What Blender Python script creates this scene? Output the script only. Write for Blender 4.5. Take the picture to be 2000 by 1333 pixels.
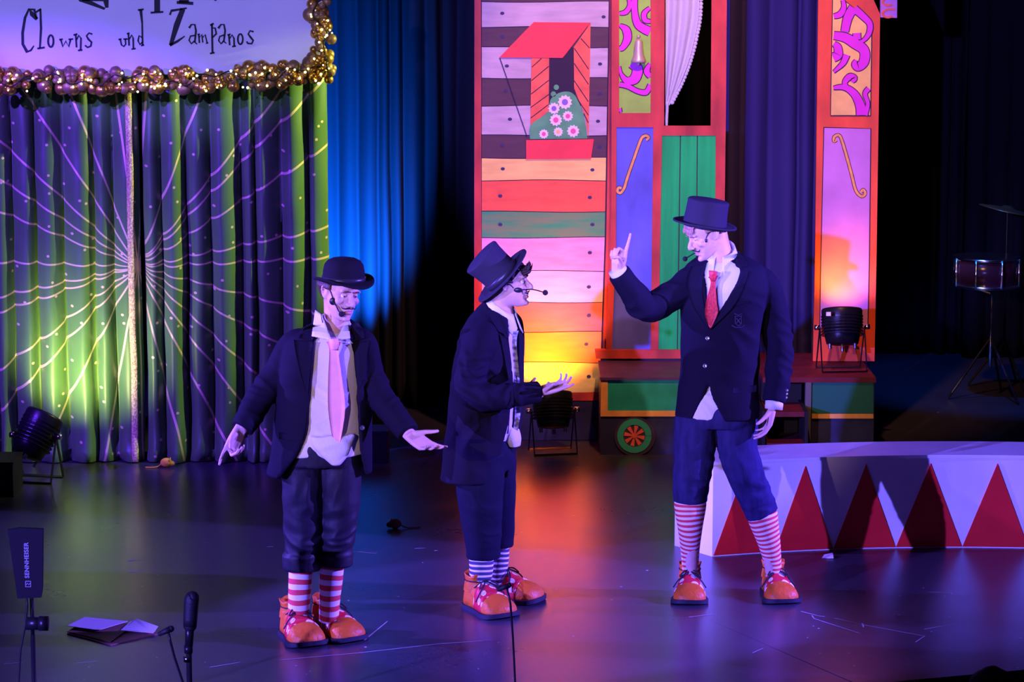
import bpy, bmesh, math, random
import numpy as np
from mathutils import Vector, Matrix, noise
from mathutils.bvhtree import BVHTree

for o in list(bpy.data.objects):
    bpy.data.objects.remove(o)
scene = bpy.context.scene
COL = scene.collection
R = math.radians
random.seed(4)

# ------------------------------------------------------------------ camera
FPX = 5280.0            # focal length in pixels of the 2000 px wide frame
PITCH = R(8.7)
CAMH = 3.15
cam = bpy.data.cameras.new('camera')
cam.sensor_width = 36.0
cam.lens = 36.0 * FPX / 2000.0
cam.clip_end = 200
camo = bpy.data.objects.new('camera', cam)
COL.objects.link(camo)
camo.location = (0, 0, CAMH)
camo.rotation_euler = (math.pi / 2 - PITCH, 0, 0)
scene.camera = camo

vs = scene.view_settings
vs.view_transform = 'Standard'
vs.look = 'None'
vs.exposure = 0.55
vs.gamma = 1.0
vs.use_curve_mapping = False

# ------------------------------------------------------------------ world and stage lamps
world = bpy.data.worlds.new('dark_hall')
scene.world = world
world.use_nodes = True
world.node_tree.nodes['Background'].inputs[0].default_value = (0.25, 0.16, 0.9, 1)
world.node_tree.nodes['Background'].inputs[1].default_value = 0.012


def spot(name, loc, target, color, level, angle, blend=0.3, radius=0.06, parent=None):
    """stage lamp; level = brightness of a white card facing it at the target"""
    loc = Vector(loc); target = Vector(target)
    d = (target - loc).length
    L = bpy.data.lights.new(name, 'SPOT')
    L.color = color
    L.energy = level * 4 * math.pi ** 2 * d * d
    L.spot_size = R(angle)
    L.spot_blend = blend
    L.shadow_soft_size = radius
    o = bpy.data.objects.new(name, L)
    COL.objects.link(o)
    o.location = loc
    o.rotation_euler = (target - loc).to_track_quat('-Z', 'Y').to_euler()
    if parent:
        o.location = loc - wl(parent)
        o.parent = parent
    return o


# house-front washes
spot('front_wash_lamp', (-8.3, 2.1, 3.3), (1.25, 13.25, 0.05), (0.155, 0.105, 1.0), 1.8, 14.5, 0.15, 0.05)
spot('front_fill_lamp', (-4.6, -0.3, 4.2), (-0.05, 12.2, 1.45), (1.0, 0.62, 0.80), 0.26, 10.5, 0.5, 0.06)
spot('front_set_lamp', (-2.2, 0.5, 3.8), (1.15, 16.4, 2.2), (0.20, 0.16, 1.0), 1.0, 13.0, 0.25, 0.05)
spot('front_banner_lamp', (-3.4, 5.0, 5.0), (-2.1, 15.7, 3.25), (0.26, 0.22, 1.0), 0.62, 14, 0.3, 0.06)
# low lamps in the wings
spot('wing_lamp', (6.6, 12.05, 2.9), (-1.2, 12.25, 0.5), (0.16, 0.085, 1.0), 2.9, 25, 0.06, 0.05)
spot('wing_lamp', (-6.8, 12.75, 2.9), (1.6, 12.15, 0.5), (0.16, 0.085, 1.0), 1.9, 24, 0.06, 0.05)
# overhead rig, plus an added red fill
spot('red_spill_fill', (1.0, 13.2, 4.8), (1.05, 16.4, 1.95), (1.0, 0.42, 0.20), 0.78, 45, 0.5, 0.08)  # added lamp, stands in for red spill from the par cans
spot('overhead_curtain_lamp', (-5.4, 11.8, 3.6), (-2.4, 15.9, 1.2), (0.13, 0.03, 1.0), 2.2, 29, 0.5, 0.05)
spot('overhead_yellow_lamp', (0.9, 15.56, 2.9), (-2.0, 15.85, 1.4), (0.95, 1.0, 0.28), 0.75, 40, 0.5, 0.02)
spot('backline_lamp', (2.4, 16.9, 3.2), (3.2, 18.0, 1.2), (0.01, 0.14, 1.0), 1.3, 50, 0.6, 0.04)


# ------------------------------------------------------------------ pixel geometry
SP, CP = math.sin(PITCH), math.cos(PITCH)


def ray(px, py):
    a = (px - 1000.0) / FPX
    b = (666.5 - py) / FPX
    return Vector((a, CP + b * SP, -SP + b * CP))


CAM = Vector((0, 0, CAMH))


def W(px, py, Y):
    d = ray(px, py)
    return CAM + d * (Y / d.y)


def F(px, py, z=0.0):
    d = ray(px, py)
    return CAM + d * ((z - CAMH) / d.z)


# ------------------------------------------------------------------ materials
MATS = {}


def mat(name, col, rough=0.6, metal=0.0, var=0.0, vscale=8.0, bump=0.0, bscale=60.0, emit=None, estr=1.0,
        stretch=(1, 1, 1), spec=0.3, sheen=0.0, alpha=None, trans=0.0, col2=None):
    if name in MATS:
        return MATS[name]
    m = bpy.data.materials.new(name)
    m.use_nodes = True
    nt = m.node_tree
    b = nt.nodes['Principled BSDF']
    b.inputs['Base Color'].default_value = (*col, 1)
    b.inputs['Roughness'].default_value = rough
    b.inputs['Metallic'].default_value = metal
    b.inputs['Specular IOR Level'].default_value = spec
    if sheen:
        b.inputs['Sheen Weight'].default_value = sheen
    if trans:
        b.inputs['Transmission Weight'].default_value = trans
    if alpha is not None:
        b.inputs['Alpha'].default_value = alpha
    if var or bump:
        tc = nt.nodes.new('ShaderNodeTexCoord')
        mp = nt.nodes.new('ShaderNodeMapping')
        mp.inputs['Scale'].default_value = stretch
        nt.links.new(tc.outputs['Object'], mp.inputs['Vector'])
    if var:
        n = nt.nodes.new('ShaderNodeTexNoise')
        n.inputs['Scale'].default_value = vscale
        n.inputs['Detail'].default_value = 6
        nt.links.new(mp.outputs[0], n.inputs['Vector'])
        mx = nt.nodes.new('ShaderNodeMix')
        mx.data_type = 'RGBA'
        c2 = col2 if col2 else tuple(min(1, c * (1 + var)) for c in col)
        c1 = col if col2 else tuple(c * (1 - var) for c in col)
        mx.inputs[6].default_value = (*c1, 1)
        mx.inputs[7].default_value = (*c2, 1)
        rp = nt.nodes.new('ShaderNodeMapRange')
        rp.inputs[1].default_value = 0.35
        rp.inputs[2].default_value = 0.65
        nt.links.new(n.outputs[0], rp.inputs[0])
        nt.links.new(rp.outputs[0], mx.inputs[0])
        nt.links.new(mx.outputs[2], b.inputs['Base Color'])
    if bump:
        n2 = nt.nodes.new('ShaderNodeTexNoise')
        n2.inputs['Scale'].default_value = bscale
        n2.inputs['Detail'].default_value = 4
        nt.links.new(mp.outputs[0], n2.inputs['Vector'])
        bp = nt.nodes.new('ShaderNodeBump')
        bp.inputs['Strength'].default_value = bump
        bp.inputs['Distance'].default_value = 0.01
        nt.links.new(n2.outputs[0], bp.inputs['Height'])
        nt.links.new(bp.outputs[0], b.inputs['Normal'])
    if emit:
        b.inputs['Emission Color'].default_value = (*emit, 1)
        b.inputs['Emission Strength'].default_value = estr
    MATS[name] = m
    return m


class NT:
    """tiny node helper"""
    def __init__(s, m):
        s.t = m.node_tree
    def n(s, typ, **kw):
        nd = s.t.nodes.new(typ)
        for k, v in kw.items():
            setattr(nd, k, v)
        return nd
    def link(s, a, b):
        s.t.links.new(a, b)
    def math(s, op, a, b=None, c=None):
        nd = s.t.nodes.new('ShaderNodeMath')
        nd.operation = op
        for i, v in enumerate((a, b, c)):
            if v is None:
                continue
            if isinstance(v, (int, float)):
                nd.inputs[i].default_value = v
            else:
                s.t.links.new(v, nd.inputs[i])
        return nd.outputs[0]
    def mix(s, f, a, b):
        nd = s.t.nodes.new('ShaderNodeMix')
        nd.data_type = 'RGBA'
        for i, v in ((0, f), (6, a), (7, b)):
            if isinstance(v, (int, float)):
                nd.inputs[i].default_value = v
            elif isinstance(v, tuple):
                nd.inputs[i].default_value = (*v, 1)
            else:
                s.t.links.new(v, nd.inputs[i])
        return nd.outputs[2]


# ------------------------------------------------------------------ objects
def wl(o):
    v = Vector((0, 0, 0))
    while o:
        v = v + Vector(o.location)
        o = o.parent
    return v


def thing(name, label, cat, loc=(0, 0, 0), group=None, kind=None):
    o = bpy.data.objects.new(name, None)
    o.empty_display_size = 0.05
    COL.objects.link(o)
    o.location = loc
    tag(o, label, cat, group, kind)
    return o


def tag(o, label=None, cat=None, group=None, kind=None):
    if label: o['label'] = label
    if cat: o['category'] = cat
    if group: o['group'] = group
    if kind: o['kind'] = kind
    return o


def mk(name, verts, faces, m, parent=None, smooth=False, uv=None):
    """verts in world coordinates"""
    me = bpy.data.meshes.new(name)
    off = wl(parent) if parent else Vector((0, 0, 0))
    me.from_pydata([tuple(Vector(v) - off) for v in verts], [], faces)
    return link(name, me, m, parent, smooth)


def link(name, me, m, parent=None, smooth=False, shift=False):
    if shift and parent:
        me.transform(Matrix.Translation(-wl(parent)))
    if m and not me.materials:
        me.materials.append(m)
    if smooth:
        me.polygons.foreach_set('use_smooth', [True] * len(me.polygons))
    o = bpy.data.objects.new(name, me)
    COL.objects.link(o)
    if parent:
        o.parent = parent
    return o


def anchor(o):
    """move a top-level mesh object's origin to its base"""
    me = o.data
    vs_ = np.array([v.co for v in me.vertices])
    c = Vector(((vs_[:, 0].min() + vs_[:, 0].max()) / 2, (vs_[:, 1].min() + vs_[:, 1].max()) / 2, vs_[:, 2].min()))
    me.transform(Matrix.Translation(-c))
    o.location = Vector(o.location) + c
    return o


class MB:
    def __init__(s):
        s.v = []; s.f = []
    def add(s, vs_, fs):
        k = len(s.v)
        s.v += [Vector(v) for v in vs_]
        s.f += [[i + k for i in f] for f in fs]
        return s
    def box(s, a, b, M=None):
        x0, y0, z0 = a; x1, y1, z1 = b
        p = [Vector(q) for q in ((x0, y0, z0), (x1, y0, z0), (x1, y1, z0), (x0, y1, z0),
                                 (x0, y0, z1), (x1, y0, z1), (x1, y1, z1), (x0, y1, z1))]
        if M: p = [M @ q for q in p]
        return s.add(p, [(0, 3, 2, 1), (4, 5, 6, 7), (0, 1, 5, 4), (1, 2, 6, 5), (2, 3, 7, 6), (3, 0, 4, 7)])
    def loft(s, rings, close=True, cap=True):
        n = len(rings[0]); vs_ = [p for r in rings for p in r]; fs = []
        m = n if close else n - 1
        for i in range(len(rings) - 1):
            for j in range(m):
                a = i * n + j; b = i * n + (j + 1) % n
                fs.append((a, b, b + n, a + n))
        if cap and close:
            fs.append(tuple(range(n - 1, -1, -1)))
            k = (len(rings) - 1) * n
            fs.append(tuple(range(k, k + n)))
        return s.add(vs_, fs)
    def tube(s, pts, rad, n=10, steps=0, cap=True, round_caps=False, ref=None):
        pts = [Vector(p) for p in pts]
        if not isinstance(rad, (list, tuple)): rad = [rad] * len(pts)
        rad = [r if isinstance(r, (list, tuple)) else (r, r) for r in rad]
        if steps:
            pts, rad = spline(pts, rad, steps)
        rings = []
        t0 = (pts[1] - pts[0]).normalized()
        u = Vector(ref) if ref else (Vector((0, 0, 1)) if abs(t0.z) < 0.9 else Vector((0, 1, 0)))
        u = (u - t0 * u.dot(t0)).normalized()
        for i, p in enumerate(pts):
            t = (pts[min(i + 1, len(pts) - 1)] - pts[max(i - 1, 0)]).normalized()
            u = (u - t * u.dot(t)).normalized()
            w = t.cross(u)
            rings.append([p + u * (rad[i][0] * math.cos(2 * math.pi * k / n)) + w * (rad[i][1] * math.sin(2 * math.pi * k / n)) for k in range(n)])
        s.loft(rings, True, cap)
        if round_caps:
            s.ell(pts[0], (rad[0][0],) * 3, n=8); s.ell(pts[-1], (rad[-1][0],) * 3, n=8)
        return s
    def ell(s, c, r, M=None, n=12):
        if not isinstance(r, (list, tuple)): r = (r, r, r)
        c = Vector(c); rings = []
        h = max(4, n // 2 + 1)
        for i in range(1, h):
            a = math.pi * i / h
            ring = []
            for k in range(n):
                b = 2 * math.pi * k / n
                p = Vector((r[0] * math.sin(a) * math.cos(b), r[1] * math.sin(a) * math.sin(b), r[2] * math.cos(a)))
                ring.append(c + (M @ p if M else p))
            rings.append(ring)
        k0 = len(s.v)
        s.loft(rings, True, False)
        top = Vector((0, 0, r[2]))
        s.v.append(c + (M @ top if M else top)); it = len(s.v) - 1
        s.v.append(c - (M @ top if M else top)); ib = len(s.v) - 1
        for k in range(n):
            s.f.append([it, k0 + (k + 1) % n, k0 + k])
            kk = k0 + (len(rings) - 1) * n
            s.f.append([ib, kk + k, kk + (k + 1) % n])
        return s
    def lathe(s, prof, M, n=32):
        """prof: list of (radius, z)"""
        rings = [[M @ Vector((r * math.cos(2 * math.pi * k / n), r * math.sin(2 * math.pi * k / n), z)) for k in range(n)] for r, z in prof]
        return s.loft(rings, True, True)
    def prism(s, poly, Y0, Y1):
        """poly: (x,z) list; extruded along Y"""
        n = len(poly)
        vs_ = [(x, Y0, z) for x, z in poly] + [(x, Y1, z) for x, z in poly]
        fs = [tuple(range(n)), tuple(range(2 * n - 1, n - 1, -1))]
        for i in range(n):
            j = (i + 1) % n
            fs.append((i, i + n, j + n, j))
        return s.add(vs_, fs)
    def build(s, name, m, parent=None, smooth=False):
        return mk(name, s.v, s.f, m, parent, smooth)


def cr(a, b, c, d, t):
    return 0.5 * ((2 * b) + (-a + c) * t + (2 * a - 5 * b + 4 * c - d) * t * t + (-a + 3 * b - 3 * c + d) * t ** 3)


def spline(pts, rad, steps):
    """catmull-rom through points with attached tuples"""
    P = [tuple(p) + tuple(r) for p, r in zip(pts, rad)]
    k = len(pts[0])
    out = []
    for i in range(len(P) - 1):
        a, b, c, d = P[max(i - 1, 0)], P[i], P[i + 1], P[min(i + 2, len(P) - 1)]
        for j in range(steps):
            t = j / steps
            out.append([cr(a[q], b[q], c[q], d[q], t) for q in range(len(b))])
    out.append(list(P[-1]))
    return [Vector(o[:k]) for o in out], [tuple(o[k:]) for o in out]


def curve2(pts, steps=6):
    p, _ = spline([Vector((a[0], a[1])) for a in pts], [(0,)] * len(pts), steps)
    return [(q.x, q.y) for q in p]


def pxz(poly, Y):
    out = []
    for a, b in poly:
        w = W(a, b, Y)
        out.append((w.x, w.z))
    return out


def plate(name, poly, Y, th, m, parent, mb=None):
    """flat piece whose face lies in the plane y=Y, outline given where it stands on the flat"""
    q = mb or MB()
    q.prism(pxz(poly, Y), Y, Y + th)
    return q if mb is not None else q.build(name, m, parent)


def strokes(lines, Y, th, mb=None, closed=False):
    """brush strokes [(pts,width)] in the plane y=Y"""
    mb = mb or MB()
    for pts, wd in lines:
        n = len(pts)
        wds = wd if isinstance(wd, (list, tuple)) else [wd] * n
        pv = [Vector(p) for p in pts]
        L, Rr = [], []
        for i in range(n):
            t = pv[min(i + 1, n - 1)] - pv[max(i - 1, 0)]
            t = t.normalized() if t.length > 1e-6 else Vector((1, 0))
            nn = Vector((-t.y, t.x)) * wds[i] * 0.5
            L.append(pv[i] + nn); Rr.append(pv[i] - nn)
        vs_ = []
        for i in range(n):
            for q, yy in ((L[i], Y), (Rr[i], Y), (Rr[i], Y + th), (L[i], Y + th)):
                w = W(q.x, q.y, Y)
                vs_.append((w.x, yy, w.z))
        fs = []
        for i in range(n - 1):
            a = i * 4
            for k in range(4):
                fs.append((a + k, a + (k + 1) % 4, a + 4 + (k + 1) % 4, a + 4 + k))
        fs.append((0, 1, 2, 3)); fs.append((4 * n - 1, 4 * n - 2, 4 * n - 3, 4 * n - 4))
        mb.add(vs_, fs)
    return mb


def circ(cx, cy, r, n=14, ry=None, a0=0):
    ry = ry or r
    return [(cx + r * math.cos(a0 + 2 * math.pi * k / n), cy + ry * math.sin(a0 + 2 * math.pi * k / n)) for k in range(n)]


black_metal = mat('black_metal', (0.012, 0.012, 0.014), 0.35, 0.3)
chrome = mat('chrome', (0.7, 0.7, 0.72), 0.18, 1.0)
black_paint = mat('black_paint', (0.008, 0.008, 0.01), 0.6, spec=0.25)

# ================================================================== SETTING
def floor_material():
    m = mat('stage_floor', (0.045, 0.043, 0.055), 0.33, spec=1.0)
    t = NT(m); b = m.node_tree.nodes['Principled BSDF']
    tc = t.n('ShaderNodeTexCoord')
    mp = t.n('ShaderNodeMapping'); t.link(tc.outputs['Object'], mp.inputs[0])
    n1 = t.n('ShaderNodeTexNoise'); n1.inputs['Scale'].default_value = 1.7; n1.inputs['Detail'].default_value = 8
    t.link(mp.outputs[0], n1.inputs['Vector'])
    n2 = t.n('ShaderNodeTexNoise'); n2.inputs['Scale'].default_value = 26; n2.inputs['Detail'].default_value = 5
    t.link(mp.outputs[0], n2.inputs['Vector'])
    # dust flecks
    vo = t.n('ShaderNodeTexVoronoi'); vo.inputs['Scale'].default_value = 7.0
    t.link(mp.outputs[0], vo.inputs['Vector'])
    fl = t.math('LESS_THAN', vo.outputs['Distance'], 0.035)
    n3 = t.n('ShaderNodeTexNoise'); n3.inputs['Scale'].default_value = 1.1
    t.link(mp.outputs[0], n3.inputs['Vector'])
    fl = t.math('MULTIPLY', fl, t.math('GREATER_THAN', n3.outputs[0], 0.5))
    c = t.mix(n1.outputs[0], (0.020, 0.019, 0.028), (0.050, 0.046, 0.062))
    c = t.mix(t.math('MULTIPLY', n2.outputs[0], 0.35), c, (0.02, 0.02, 0.026))
    c = t.mix(fl, c, (0.5, 0.5, 0.5))
    t.link(c, b.inputs['Base Color'])
    r = t.math('MULTIPLY_ADD', n2.outputs[0], 0.05, 0.22)
    r = t.math('MULTIPLY_ADD', n1.outputs[0], 0.10, r)
    t.link(r, b.inputs['Roughness'])
    bp = t.n('ShaderNodeBump'); bp.inputs['Strength'].default_value = 0.02; bp.inputs['Distance'].default_value = 0.002
    t.link(n2.outputs[0], bp.inputs['Height']); t.link(bp.outputs[0], b.inputs['Normal'])
    return m


fm = floor_material()
def slab(poly, z0, z1):
    n = len(poly)
    return MB().add([(x, y, z1) for x, y in poly] + [(x, y, z0) for x, y in poly],
                    [tuple(range(n)), tuple(range(2 * n - 1, n - 1, -1))] + [(i, i + n, (i + 1) % n + n, (i + 1) % n) for i in range(n)])


HALL = -1.0
edge_pts = [F(1700, 1338), F(1780, 1329), F(1890, 1319), F(2000, 1309)]
edge_pts = [(p.x, p.y) for p in edge_pts] + [(7.5, 12.3)]
flo = slab([(-7.5, 10.8), (0.5, 10.9)] + edge_pts + [(7.5, 21.0), (-7.5, 21.0)], HALL, -0.045).build('floor', mat('stage_fascia', (0.05, 0.03, 0.02), 0.6))
tag(flo, 'dark scuffed glossy stage floor with a long panel seam', None, None, 'structure')
hall = MB().box((-7.5, -4, HALL - .1), (7.5, 12.4, HALL)).build('floor', mat('hall_floor', (0.03, 0.022, 0.018), 0.7, var=.2))
tag(hall, 'dark hall floor in front of the stage', None, None, 'structure')
s0, s1 = F(1379, 1209), F(1659, 1331)
sd = (s1 - s0).normalized()
def seam_x(y):
    return s0.x + sd.x / sd.y * (y - s0.y)
g = 0.005
yf = F(1659, 1335).y - .05
L_ = [(-7.5, 10.8), (0.5, 10.9), (seam_x(yf) - g, yf), (s0.x, s0.y), (s0.x, 21.0), (-7.5, 21.0)]
R_ = [(seam_x(yf) + g, yf)] + edge_pts + [(7.5, 21.0), (s0.x, 21.0), (s0.x, s0.y)]
for a in (L_, R_):
    slab(a, -.045, 0).build('floor_panel', fm, flo)
# chalky scuffs and scratches on the boards
scm = mat('scuff_chalk', (0.42, 0.42, 0.45), 0.8)
q = MB()
for line, wd in (([(1565, 1195), (1600, 1204), (1613, 1205)], .006), ([(1586, 1203), (1590, 1209), (1680, 1238)], .005),
                 ([(1630, 1208), (1686, 1221), (1805, 1243)], .004), ([(1684, 1218), (1687, 1226)], .008), ([(1805, 1230), (1863, 1219)], .005),
                 ([(1788, 1255), (1806, 1243)], .004), ([(1814, 1157), (1858, 1158), (1860, 1164)], .004), ([(1345, 1206), (1400, 1200)], .005),
                 ([(545, 1290), (700, 1276), (860, 1258), (960, 1251)], .004), ([(712, 1251), (757, 1214)], .006),
                 ([(1470, 1276), (1490, 1267)], .005), ([(250, 1096), (268, 1094)], .012), ([(252, 1117), (272, 1117)], .014),
                 ([(520, 1069), (534, 1068)], .008), ([(410, 1304), (470, 1294)], .006), ([(150, 1296), (190, 1292)], .005),
                 ([(810, 1072), (830, 1071)], .008), ([(848, 1076), (855, 1076)], .012), ([(700, 1078), (735, 1082)], .006), ([(8, 1297), (45, 1295)], .006)):
    pts = [F(*p, z=0.0012) for p in line]
    for a, b_ in zip(pts, pts[1:]):
        d = (b_ - a).normalized(); nn = Vector((-d.y, d.x, 0)) * wd * 0.6
        q.add([a - nn, b_ - nn * 0.6, b_ + nn * 0.6, a + nn], [(0, 1, 2, 3)])
for k in range(70):
    p = F(random.uniform(0, 2000), random.uniform(1040, 1333), z=0.001)
    r_ = random.uniform(.002, .006)
    q.add([p + Vector((r_ * math.cos(a) * random.uniform(.5, 1.6), r_ * math.sin(a) * 1.5, 0)) for a in (0, 1.2, 2.4, 3.6, 4.9)], [(0, 1, 2, 3, 4)])
sc_ = q.build('floor_scuffs', scm, flo); sc_['kind'] = 'stuff'

wb = MB().box((-7.5, 21.0, -0.1), (7.5, 21.15, 6.5)).build('wall_back', black_paint)
tag(wb, 'black back wall of the stage', None, None, 'structure')


# ------------------------------------------------------------------ drapes
def drape(name, label, xa, xb, Y, ztop, folds, amp, m, cat='drape', bottom=0.004, seed=1, taper=0.5, group=None):
    rnd = random.Random(seed)
    cuts = [0.0]
    while cuts[-1] < 1:
        cuts.append(cuts[-1] + rnd.uniform(.6, 1.4) / folds)
    cuts[-1] = 1.0
    amps = [rnd.uniform(.5, 1.1) for _ in cuts]
    skew = [rnd.uniform(.3, .7) for _ in cuts]
    cols = []
    for i in range(len(cuts) - 1):
        for k in range(8):
            cols.append((cuts[i] + (cuts[i + 1] - cuts[i]) * k / 8, i, k / 8))
    cols.append((1.0, len(cuts) - 2, 1.0))
    nz = 22
    vs_, fs = [], []
    for r in range(nz + 1):
        tz = r / nz
        z = bottom + (ztop - bottom) * tz
        for u, i, k in cols:
            s = skew[i]
            kk = 0.5 * k / s if k < s else 0.5 + 0.5 * (k - s) / (1 - s)
            d = math.sin(math.pi * kk) ** 1.1 * amps[i] * amp * (1 - taper * tz)
            wob = 0.012 * noise.noise(Vector((u * 9, z * 1.1, seed)))
            vs_.append((xa + (xb - xa) * u + wob, Y - d + wob, z))
    n = len(cols)
    for r in range(nz):
        for c in range(n - 1):
            a = r * n + c
            fs.append((a, a + 1, a + 1 + n, a + n))
    o = mk(name, vs_, fs, m, None, True)
    sol = o.modifiers.new('thickness', 'SOLIDIFY'); sol.thickness = 0.004; sol.offset = 1
    tag(o, label, cat, group)
    return anchor(o)


velvet = mat('black_velvet', (0.012, 0.013, 0.022), 0.9, spec=.1, bump=0.1, bscale=200)
velvet2 = mat('back_velvet', (0.004, 0.004, 0.006), 0.95, spec=.05)
violet = mat('violet_drape', (0.030, 0.024, 0.130), 0.85, spec=.1, bump=0.1, bscale=200)
def X(px, Y, py=400):
    return W(px, py, Y).x
drape('stage_drape', 'dark drape washed bright blue between the star curtain and the plank flat', X(560, 17.7), X(965, 17.7), 17.7, 4.0, 11, 0.13, velvet, seed=3)
drape('stage_drape', 'black drape seen through the open window of the painted wagon', X(1270, 18.6), X(1425, 18.6), 18.6, 4.0, 5, 0.1, velvet2, seed=5)
drape('stage_drape', 'violet drape hanging between the painted wagon and the orange pillar flat', X(1400, 17.35), X(1640, 17.35), 17.35, 4.0, 5, 0.14, violet, seed=12)
drape('stage_drape', 'black drape behind the snare drum, nearest the orange pillar flat', X(1660, 20.0), X(1880, 20.0), 20.0, 4.3, 6, 0.1, velvet2, seed=7)
drape('stage_drape', 'black drape at the right edge behind the cymbal', X(1885, 19.8), X(2120, 19.8), 19.8, 4.3, 5, 0.08, velvet2, seed=9)


# ------------------------------------------------------------------ star curtain
def star_material():
    m = mat('star_satin', (0.17, 0.33, 0.10), 0.42, spec=0.45, sheen=0.1)
    t = NT(m); b = m.node_tree.nodes['Principled BSDF']
    uvn = t.n('ShaderNodeUVMap')
    sx = t.n('ShaderNodeSeparateXYZ'); t.link(uvn.outputs[0], sx.inputs[0])
    x, z = sx.outputs[0], sx.outputs[1]
    r = t.math('SQRT', t.math('ADD', t.math('MULTIPLY', x, x), t.math('MULTIPLY', z, z)))
    a = t.math('ARCTAN2', z, x)
    N = 27
    k = t.math('MULTIPLY', a, N / (2 * math.pi))
    fr = t.math('SUBTRACT', t.math('FRACT', t.math('ADD', k, 0.37)), 0.5)
    # each ray has its own slight offset
    idx = t.math('FLOOR', t.math('ADD', k, 0.37))
    wn = t.n('ShaderNodeTexWhiteNoise'); wn.noise_dimensions = '1D'; t.link(idx, wn.inputs['W'])
    off = t.math('MULTIPLY', t.math('SUBTRACT', wn.outputs[0], 0.5), 0.75)
    da = t.math('MULTIPLY', t.math('SUBTRACT', fr, off), 2 * math.pi / N)
    dist = t.math('ABSOLUTE', t.math('MULTIPLY', r, da))
    wid = t.math('MULTIPLY_ADD', r, 0.0022, 0.0042)
    line = t.math('LESS_THAN', dist, wid)
    vo = t.n('ShaderNodeTexVoronoi'); vo.voronoi_dimensions = '2D'; vo.inputs['Scale'].default_value = 6.5
    t.link(uvn.outputs[0], vo.inputs['Vector'])
    dot = t.math('LESS_THAN', vo.outputs['Distance'], 0.052)
    gold = t.math('MAXIMUM', line, dot)
    tc = t.n('ShaderNodeTexCoord')
    ns = t.n('ShaderNodeTexNoise'); ns.inputs['Scale'].default_value = 5; t.link(tc.outputs['Object'], ns.inputs['Vector'])
    base = t.mix(ns.outputs[0], (0.060, 0.155, 0.046), (0.090, 0.205, 0.064))
    t.link(t.mix(gold, base, (0.78, 0.62, 0.34)), b.inputs['Base Color'])
    t.link(t.math('MULTIPLY', gold, 0.3), b.inputs['Metallic'])
    return m


star = star_material()
gold_braid = mat('gold_braid', (0.80, 0.60, 0.26), 0.5, 0.3, var=0.4, vscale=90, bump=0.8, bscale=160)
CY = 15.92
C0 = W(268, 517, CY)


def star_curtain(label, cuts, seed, braid=None):
    rnd = random.Random(seed)
    zt = W(300, 120, CY).z
    nz = 40
    amps = [rnd.uniform(.075, .125) for _ in cuts]
    skew = [rnd.uniform(.25, .75) for _ in cuts]
    cols = []
    for i in range(len(cuts) - 1):
        for k in range(10):
            cols.append((cuts[i] + (cuts[i + 1] - cuts[i]) * k / 10, i, k / 10))
    cols.append((cuts[-1], len(cuts) - 2, 1.0))
    vs_, fs, uvs = [], [], []
    for r in range(nz + 1):
        tz = r / nz
        z = 0.006 + (zt - 0.006) * tz
        for px, i, k in cols:
            s = skew[i]
            kk = 0.5 * k / s if k < s else 0.5 + 0.5 * (k - s) / (1 - s)
            d = math.sin(math.pi * kk) ** 0.9 * amps[i] * (1 - 0.45 * tz)
            x = W(px, 500, CY).x
            drift = 0.02 * noise.noise(Vector((i * 3.1, z * 1.3, seed))) + 0.01 * noise.noise(Vector((px * .02, z * 3, seed + 4)))
            if tz < 0.12:   # hem spreads and crumples on the floor
                q = 1 - tz / 0.12
                d += 0.05 * q * q * (1 + noise.noise(Vector((px * .05, z * 14, seed))))
            vs_.append((x + drift * (1 - tz), CY - d + 0.012 * noise.noise(Vector((px * .03, z * 4, 7 + seed))), z))
            uvs.append((x - C0.x - 0.22 * d, z - C0.z + 0.12 * d))
    n = len(cols)
    for r in range(nz):
        for c in range(n - 1):
            a = r * n + c
            fs.append((a, a + 1, a + 1 + n, a + n))
    o = mk('star_curtain', vs_, fs, star, None, True)
    lay = o.data.uv_layers.new(name='UVMap')
    for lp in o.data.loops:
        lay.data[lp.index].uv = uvs[lp.vertex_index]
    sol = o.modifiers.new('thickness', 'SOLIDIFY'); sol.thickness = 0.004; sol.offset = 1
    tag(o, label, 'curtain', 'star curtains')
    anchor(o)
    if braid:
        q = MB()
        rows = [i * n + (n - 4) for i in range(nz + 1)]
        pts = [Vector(vs_[i]) + Vector((0, -0.014, 0)) for i in rows]
        q.tube(pts, [(0.021, 0.008)] * len(pts), n=8, ref=(1, 0, 0))
        q.build('braid', gold_braid, o, True)['label'] = 'gold braid trim down the curtain edge'
    return o


star_curtain('green and blue star curtain half with the gold braid edge, above the tilted floor lamp',
             [-40, -6, 28, 72, 128, 186, 224, 274], 3, True)
star_curtain('green and violet star curtain half right of the gold braid, behind the bowler-hatted performer',
             [284, 318, 366, 414, 474, 500, 552, 606, 641], 8)

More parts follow.
